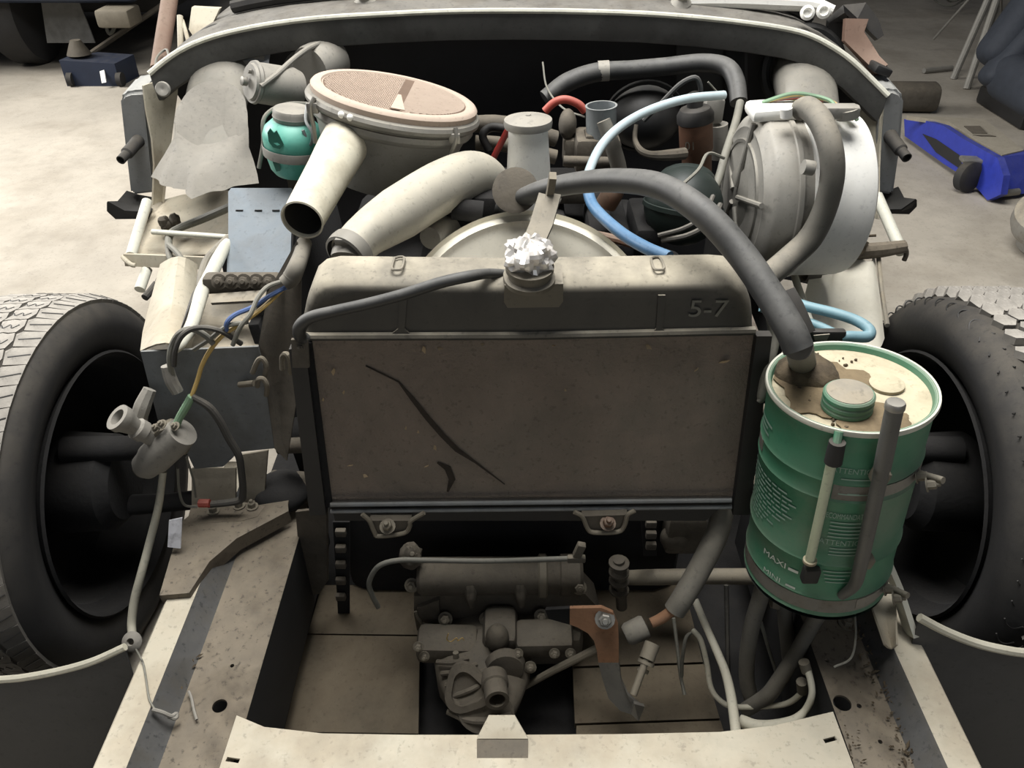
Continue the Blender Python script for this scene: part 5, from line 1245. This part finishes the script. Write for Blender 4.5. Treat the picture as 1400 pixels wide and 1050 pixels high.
# rail with bolts behind box + pipes
t = thing('bolted_strip', 'dusty bolted strip behind the left box', 'strip', PY(330, 400, 1.2))
g = G().box(PY(332, 388, 1.22), (.13, .03, .035), None, .006); part('strip', g, M['iron'], t)
for k in range(5): part('bolt', G().bolt(PY(300 + 17 * k, 385, 1.2), (0, -1, .5), .009, .008), M['iron'], t)
g = G().plate([(285, 402, 1.19), (365, 396, 1.19), (362, 410, 1.17), (288, 414, 1.17)], .006); part('ledge', g, M['body_grey'], t)
hose('white_tube', [(310, 332, 1.36), (298, 355, 1.30), (286, 380, 1.24), (276, 400, 1.20), (270, 420, 1.15), (262, 445, 1.08), (248, 468, 1.02), (236, 480, 1.0)], [.01, .012, .012, .012, .011, .010, .009, .007], 'lip', 'pale curved tube running down behind the left box', 'tube', 14)
hose('grey_tube', [(312, 325, 1.37), (298, 338, 1.34), (283, 355, 1.30), (276, 375, 1.26), (274, 392, 1.22)], .007, 'hose_grey', 'grey hose beside the pale curved tube', 'tube', 10)
hose('wing_cable', [(345, 270, 1.55), (310, 285, 1.6), (275, 300, 1.62), (245, 312, 1.60), (232, 322, 1.57), (231, 345, 1.52), (234, 362, 1.49), (226, 385, 1.46)], [.009, .009, .009, .008, .008, .007, .006, .004], 'wire_grey', 'grey cable crossing the left wing shelf', 'cable', 10)
hose('wing_cable', [(231, 335, 1.53), (246, 350, 1.48), (255, 370, 1.44), (252, 395, 1.40)], [.006, .006, .006, .005], 'wire_grey', 'grey cable branch dropping off the left wing shelf', 'cable', 8)
g = G().cyl(PY(209, 317, 1.58), PY(320, 325, 1.5), .006); solo('shelf_rod', g, M['lip'], 'thin pale rod lying across the left wing shelf', 'rod')
g = G()
for x, y in ((224, 303), (232, 308), (239, 300), (228, 312)): g.blob(PY(x, y, 1.63), .013, jit=.15, seg=8, rings=6)
solo('crusty_fastener', g, M['iron'], 'crusty knot of fasteners on the left wing shelf', 'fastener')
g = G().tube(L3([(228, 366, 1.49), (222, 376, 1.48), (217, 386, 1.47)]), .008, 10); g.tube(L3([(214, 388, 1.47), (206, 398, 1.45), (198, 407, 1.43)]), .008, 10)
solo('cut_cable_end', g, M['rubber'], 'two cut dark cable ends below the left cross bar', 'cable end')
g = G().cyl(PY(201, 368, 1.52), PY(191, 396, 1.47), .011); solo('drain_stub', g, M['lip'], 'pale pipe stub beside the left wing column', 'pipe')
g = G().plate([(262, 402, 1.22), (272, 385, 1.22), (264, 440, 1.12), (240, 470, 1.06), (245, 455, 1.08)], .006); solo('black_strap', g, M['black_metal'], 'black diagonal strap behind the left box', 'strap')
g = G().prism(L3([(231, 712, .9), (249, 708, .9), (247, 750, .88), (229, 748, .88)]), (0, .002, 0)); solo('paper_label', g, M['white_paper'], 'scrap of white printed paper beside the left rail', 'paper')
g = G().blob(PY(1165, 335, 1.5), (.03, .03, .02), jit=.25, seg=10, rings=7); g.tube(L3([(1168, 315, 1.5), (1180, 322, 1.49), (1198, 322, 1.48)]), .003, 6)
solo('dirt_clump', g, M['grime'], 'clump of dirt and twigs on the right cross bar', 'dirt')
g = G().lathe([(.02, 0), (.022, .03), (.015, .035), (.015, .05), (0, .05)], PY(1098, 372, 1.44), (1, .2, -.1), 18); solo('bolt_bush', g, M['brass'], 'brass-coloured bush under the heater drum', 'bush')

# ================================================================ BACKGROUND
pv = thing('parked_vehicle', 'dark blue parked vehicle in shadow behind the car on the left', 'vehicle', (-3.0, 6.0, 0))
g = G().box((-3.6, 6.0, .92), (2.8, 1.8, 1.0), None, .06); part('body', g, M['navy'], pv)
g = G().box((-3.6, 6.4, .34), (2.6, 1.2, .2), None, .03); part('underbody', g, M['black_metal'], pv)
g = G().lathe([(0, 0), (.2, 0), (.3, .0), (.32, .03), (.32, .17), (.3, .2), (0, .2)], (-3.22, 5.5, .32), (1, 0, 0), 40); part('wheel', g, M['rubber'], pv)
g = G().sheet([[(-2.86, 5.3, .44), (-2.64, 5.3, .44)], [(-2.9, 5.28, .17), (-2.6, 5.28, .17)]], .01); part('mud_flap', g, M['flange_grey'], pv)
g = G().box((-2.33, 5.1, .36), (.2, .2, .1), None, .02); part('tow_bar', g, M['iron_light'], pv)
g = G().tube(L3([(156, 14, 5.4), (147, 22, 5.4), (146, 38, 5.4), (150, 46, 5.4), (156, 38, 5.4), (157, 18, 5.4)]), .012, 8); part('hook', g, M['wire_grey'], pv)
jk = thing('trolley_jack', 'low black trolley jack on the floor at the upper left', 'jack', PZ(130, 118, 0))
g = G().prism([PZ(92, 118, 0), PZ(165, 118, 0), PZ(165, 118, 0) + Vector((0, 0, .13)), PZ(92, 118, 0) + Vector((0, 0, .15))], (.03, .22, 0)); part('frame', g, M['navy'], jk)
c = PZ(110, 118, 0); g = G().lathe([(.07, 0), (.05, .04), (.03, .08), (0, .08)], c + Vector((0, .1, .16)), (0, 0, 1), 16); part('saddle', g, M['iron'], jk)
for x in (95, 162):
    p = PZ(x, 119, 0); g = G().lathe([(0, 0), (.04, 0), (.04, .03), (0, .03)], p + Vector((0, .02, .04)), (1, 0, 0), 16); part('wheel', g, M['rubber'], jk)
g = G().prism(L3([(137, 96, 4.95), (143, 94, 4.95), (146, 112, 4.9), (140, 113, 4.9)]), (0, -.01, 0)); part('label_plate', g, M['white_paint'], jk)
g = G().tube([c + Vector((.02, .2, .14)), c + Vector((.4, .7, .36))], .016, 8, smooth=False); part('handle', g, M['iron'], jk)
g = G().tube(L3([(217, 95, 2.05), (224, 50, 2.12), (231, 5, 2.2), (236, -40, 2.28)]), .020, 14); solo('leaning_post', g, M['post'], 'brown post leaning behind the left end of the lip', 'post')
g = G().cyl(PY(247, 65, 2.0), PY(246, 22, 2.05), .007); g.cyl(PY(258, 58, 2.0), PY(249, 28, 2.05), .005); g.prism(L3([(262, 10, 2.06), (300, 12, 2.06), (282, 50, 2.0), (268, 56, 2.0), (258, 40, 2.04)]), (0, .02, 0))
solo('pillar_bracket', g, M['body_pale'], 'pale triangular pillar bracket at the left end of the scuttle', 'bracket')
hose('bare_wire', [(213, 90, 2.0), (214, 80, 2.02), (220, 72, 2.05), (228, 68, 2.05), (232, 78, 2.0), (240, 72, 2.0), (246, 66, 1.98)], .003, 'wire_grey', 'curly bare wire at the left end of the lip', 'wire', 6)

# tripod
tp = thing('tripod_stand', 'tall grey tripod stand at the upper right', 'tripod', PZ(1310, 108, 0))
apx = PZ(1300, 108, 0) + Vector((.17, .1, .78))
for k, (x, y) in enumerate(((1303, 108), (1321, 122), (1345, 60))):
    part('leg', G().cyl(apx + Vector((.012 * k, 0, 0)), PZ(x, y, 0), .02, seg=10), M['grey_paint'], tp)
part('foot_bar', G().cyl(PZ(1262, 101, 0) + Vector((0, 0, .02)), PZ(1300, 97, 0) + Vector((0, 0, .02)), .016, seg=8), M['grey_paint'], tp)
part('brace', G().cyl(PZ(1270, 75, 0) + Vector((0, 0, .1)), apx + Vector((0, 0, -.1)), .008, seg=8), M['grey_paint'], tp)
part('brace', G().cyl(PZ(1362, 70, 0) + Vector((0, 0, .1)), apx + Vector((0, 0, -.25)), .008, seg=8), M['grey_paint'], tp)
part('mast', G().cyl(apx + Vector((0, 0, -.05)), apx + Vector((.02, 0, .6)), .022, seg=10), M['grey_paint'], tp)
random.seed(4); g = G(); cc = PZ(1325, 30, 0) + Vector((-.1, .2, .3))
for k in range(14):
    a0 = random.uniform(0, 6.28); rr2 = random.uniform(.1, .22)
    rt = Matrix.Rotation(random.uniform(-.7, .7), 3, 'X') @ Matrix.Rotation(random.uniform(-.7, .7), 3, 'Y')
    g.tube([cc + rt @ Vector((rr2 * math.cos(a0 + i * .6), .05 * random.uniform(-1, 1), rr2 * math.sin(a0 + i * .6))) for i in range(9)], .007, 6)
solo('wire_coil', g, M['wire_grey'], 'tangled coil of grey wire behind the tripod', 'wire coil')
# car seat
se = thing('car_seat', 'dark grey car seat standing on the floor at the right edge', 'seat', PZ(1390, 190, 0))
b0 = PZ(1338, 160, 0)
def rbox(g, c, size, rot, bev): return g.box(c, size, rot, bev, 4)
part('cushion', rbox(G(), b0 + Vector((.33, -.10, .17)), (.6, .5, .24), Matrix.Rotation(R(6), 3, 'Y'), .09), M['seat'], se)
part('backrest', rbox(G(), b0 + Vector((.42, .28, .50)), (.5, .22, .85), Matrix.Rotation(R(-14), 3, 'X') @ Matrix.Rotation(R(30), 3, 'Y'), .08), M['seat'], se)
part('bolster', rbox(G(), b0 + Vector((.24, .16, .42)), (.12, .16, .7), Matrix.Rotation(R(-12), 3, 'X') @ Matrix.Rotation(R(36), 3, 'Y'), .05), M['seat'], se)
part('base', G().box(b0 + Vector((.35, .02, .05)), (.5, .5, .1), None, .02), M['black_metal'], se)
# blue trolley jack
bj = thing('trolley_jack', 'bright blue trolley jack with a dusty top plate on the right', 'jack', PZ(1320, 262, 0))
def FP(px, py, z): return PZ(px, py, z)
ja, jb = PZ(1237, 196, 0), PZ(1352, 278, 0); jd = (jb - ja).normalized(); jn = Vector((jd.y, -jd.x, 0))
if jn.dot(CAM - ja) < 0: jn = -jn
def JP(px, py, off=0):
    d = ray(px, py); o_ = ja + jn * off; k = (o_ - CAM).dot(jn) / d.dot(jn); return CAM + d * k
g = G().prism([JP(*q) for q in ((1236, 163), (1262, 164), (1290, 172), (1314, 188), (1364, 216), (1372, 240), (1368, 266), (1350, 274), (1340, 262), (1320, 243), (1290, 224), (1237, 186))], jn * -.03); part('side_plate', g, M['jack_blue'], bj)
g = G().prism([JP(*q) for q in ((1262, 183), (1280, 190), (1312, 212), (1318, 234), (1300, 222), (1280, 208))], jn * .003); part('side_slot', g, M['black_metal'], bj, label='dark slot in the side plate')
g = G().prism([FP(1240, 158, .16), FP(1345, 162, .16), FP(1400, 205, .165), FP(1370, 212, .165), FP(1296, 166, .165)], (0, 0, -.02)); part('top_plate', g, M['jack_top'], bj)
g = G()
for x0, y0, x1, y1 in ((1318, 172, 1340, 182), (1330, 184, 1352, 186)): g.prism([FP(x0, y0, .168), FP(x1, y0, .168), FP(x1 + 10, y1, .168), FP(x0 + 12, y1, .168)], (0, 0, -.004))
part('top_opening', g, M['iron'], bj)
g = G().prism([FP(1370, 214, .16), FP(1430, 208, .16), FP(1430, 260, .02), FP(1378, 268, .02)], (.02, .06, 0)); part('cross_plate', g, M['jack_blue'], bj)
c = FP(1322, 262, 0); ax3 = (FP(1369, 262, 0) - FP(1322, 262, 0)).normalized()
g = G().lathe([(0, 0), (.03, 0), (.03, .006), (.05, .006), (.065, .015), (.065, .05), (.05, .06), (0, .06)], c + Vector((-.03, .03, .066)), (.35, -.9, .1), 32); part('wheel', g, M['rubber'], bj)
g = G().box(FP(1340, 219, .13), (.16, .06, .02), Matrix.Rotation(R(-8), 3, 'Z'), .008); part('lever', g, M['steel'], bj)
g = G().cyl(FP(1360, 266, .03), FP(1392, 262, .03), .015); part('axle', g, M['steel'], bj)
# log
g = G().lathe([(0, 0), (.075, 0), (.08, .01), (.078, .34), (.07, .36), (0, .36)], PZ(1283, 160, 0) + Vector((0, .1, .075)), (-1, .05, 0), 24, fn=lambda a, h: 1 + .04 * math.sin(5 * a + h * 20))
solo('old_muffler', g, M['iron'], 'short dark rusty cylinder lying on the floor behind the blue jack', 'cylinder')
# round drum at the right edge
dr = thing('round_stool', 'round padded grey stool at the right edge of the picture', 'stool', PZ(1440, 345, 0))
c = PZ(1440, 345, 0)
part('pad', G().lathe([(0, .22), (.10, .22), (.145, .20), (.155, .16), (.15, .13), (0, .13)], c, (-.35, -.2, 1), 40), M['body_grey'], dr)
part('base', G().lathe([(.12, 0), (.13, .01), (.14, .12), (0, .13)], c, (0, 0, 1), 40), M['body_grey'], dr)
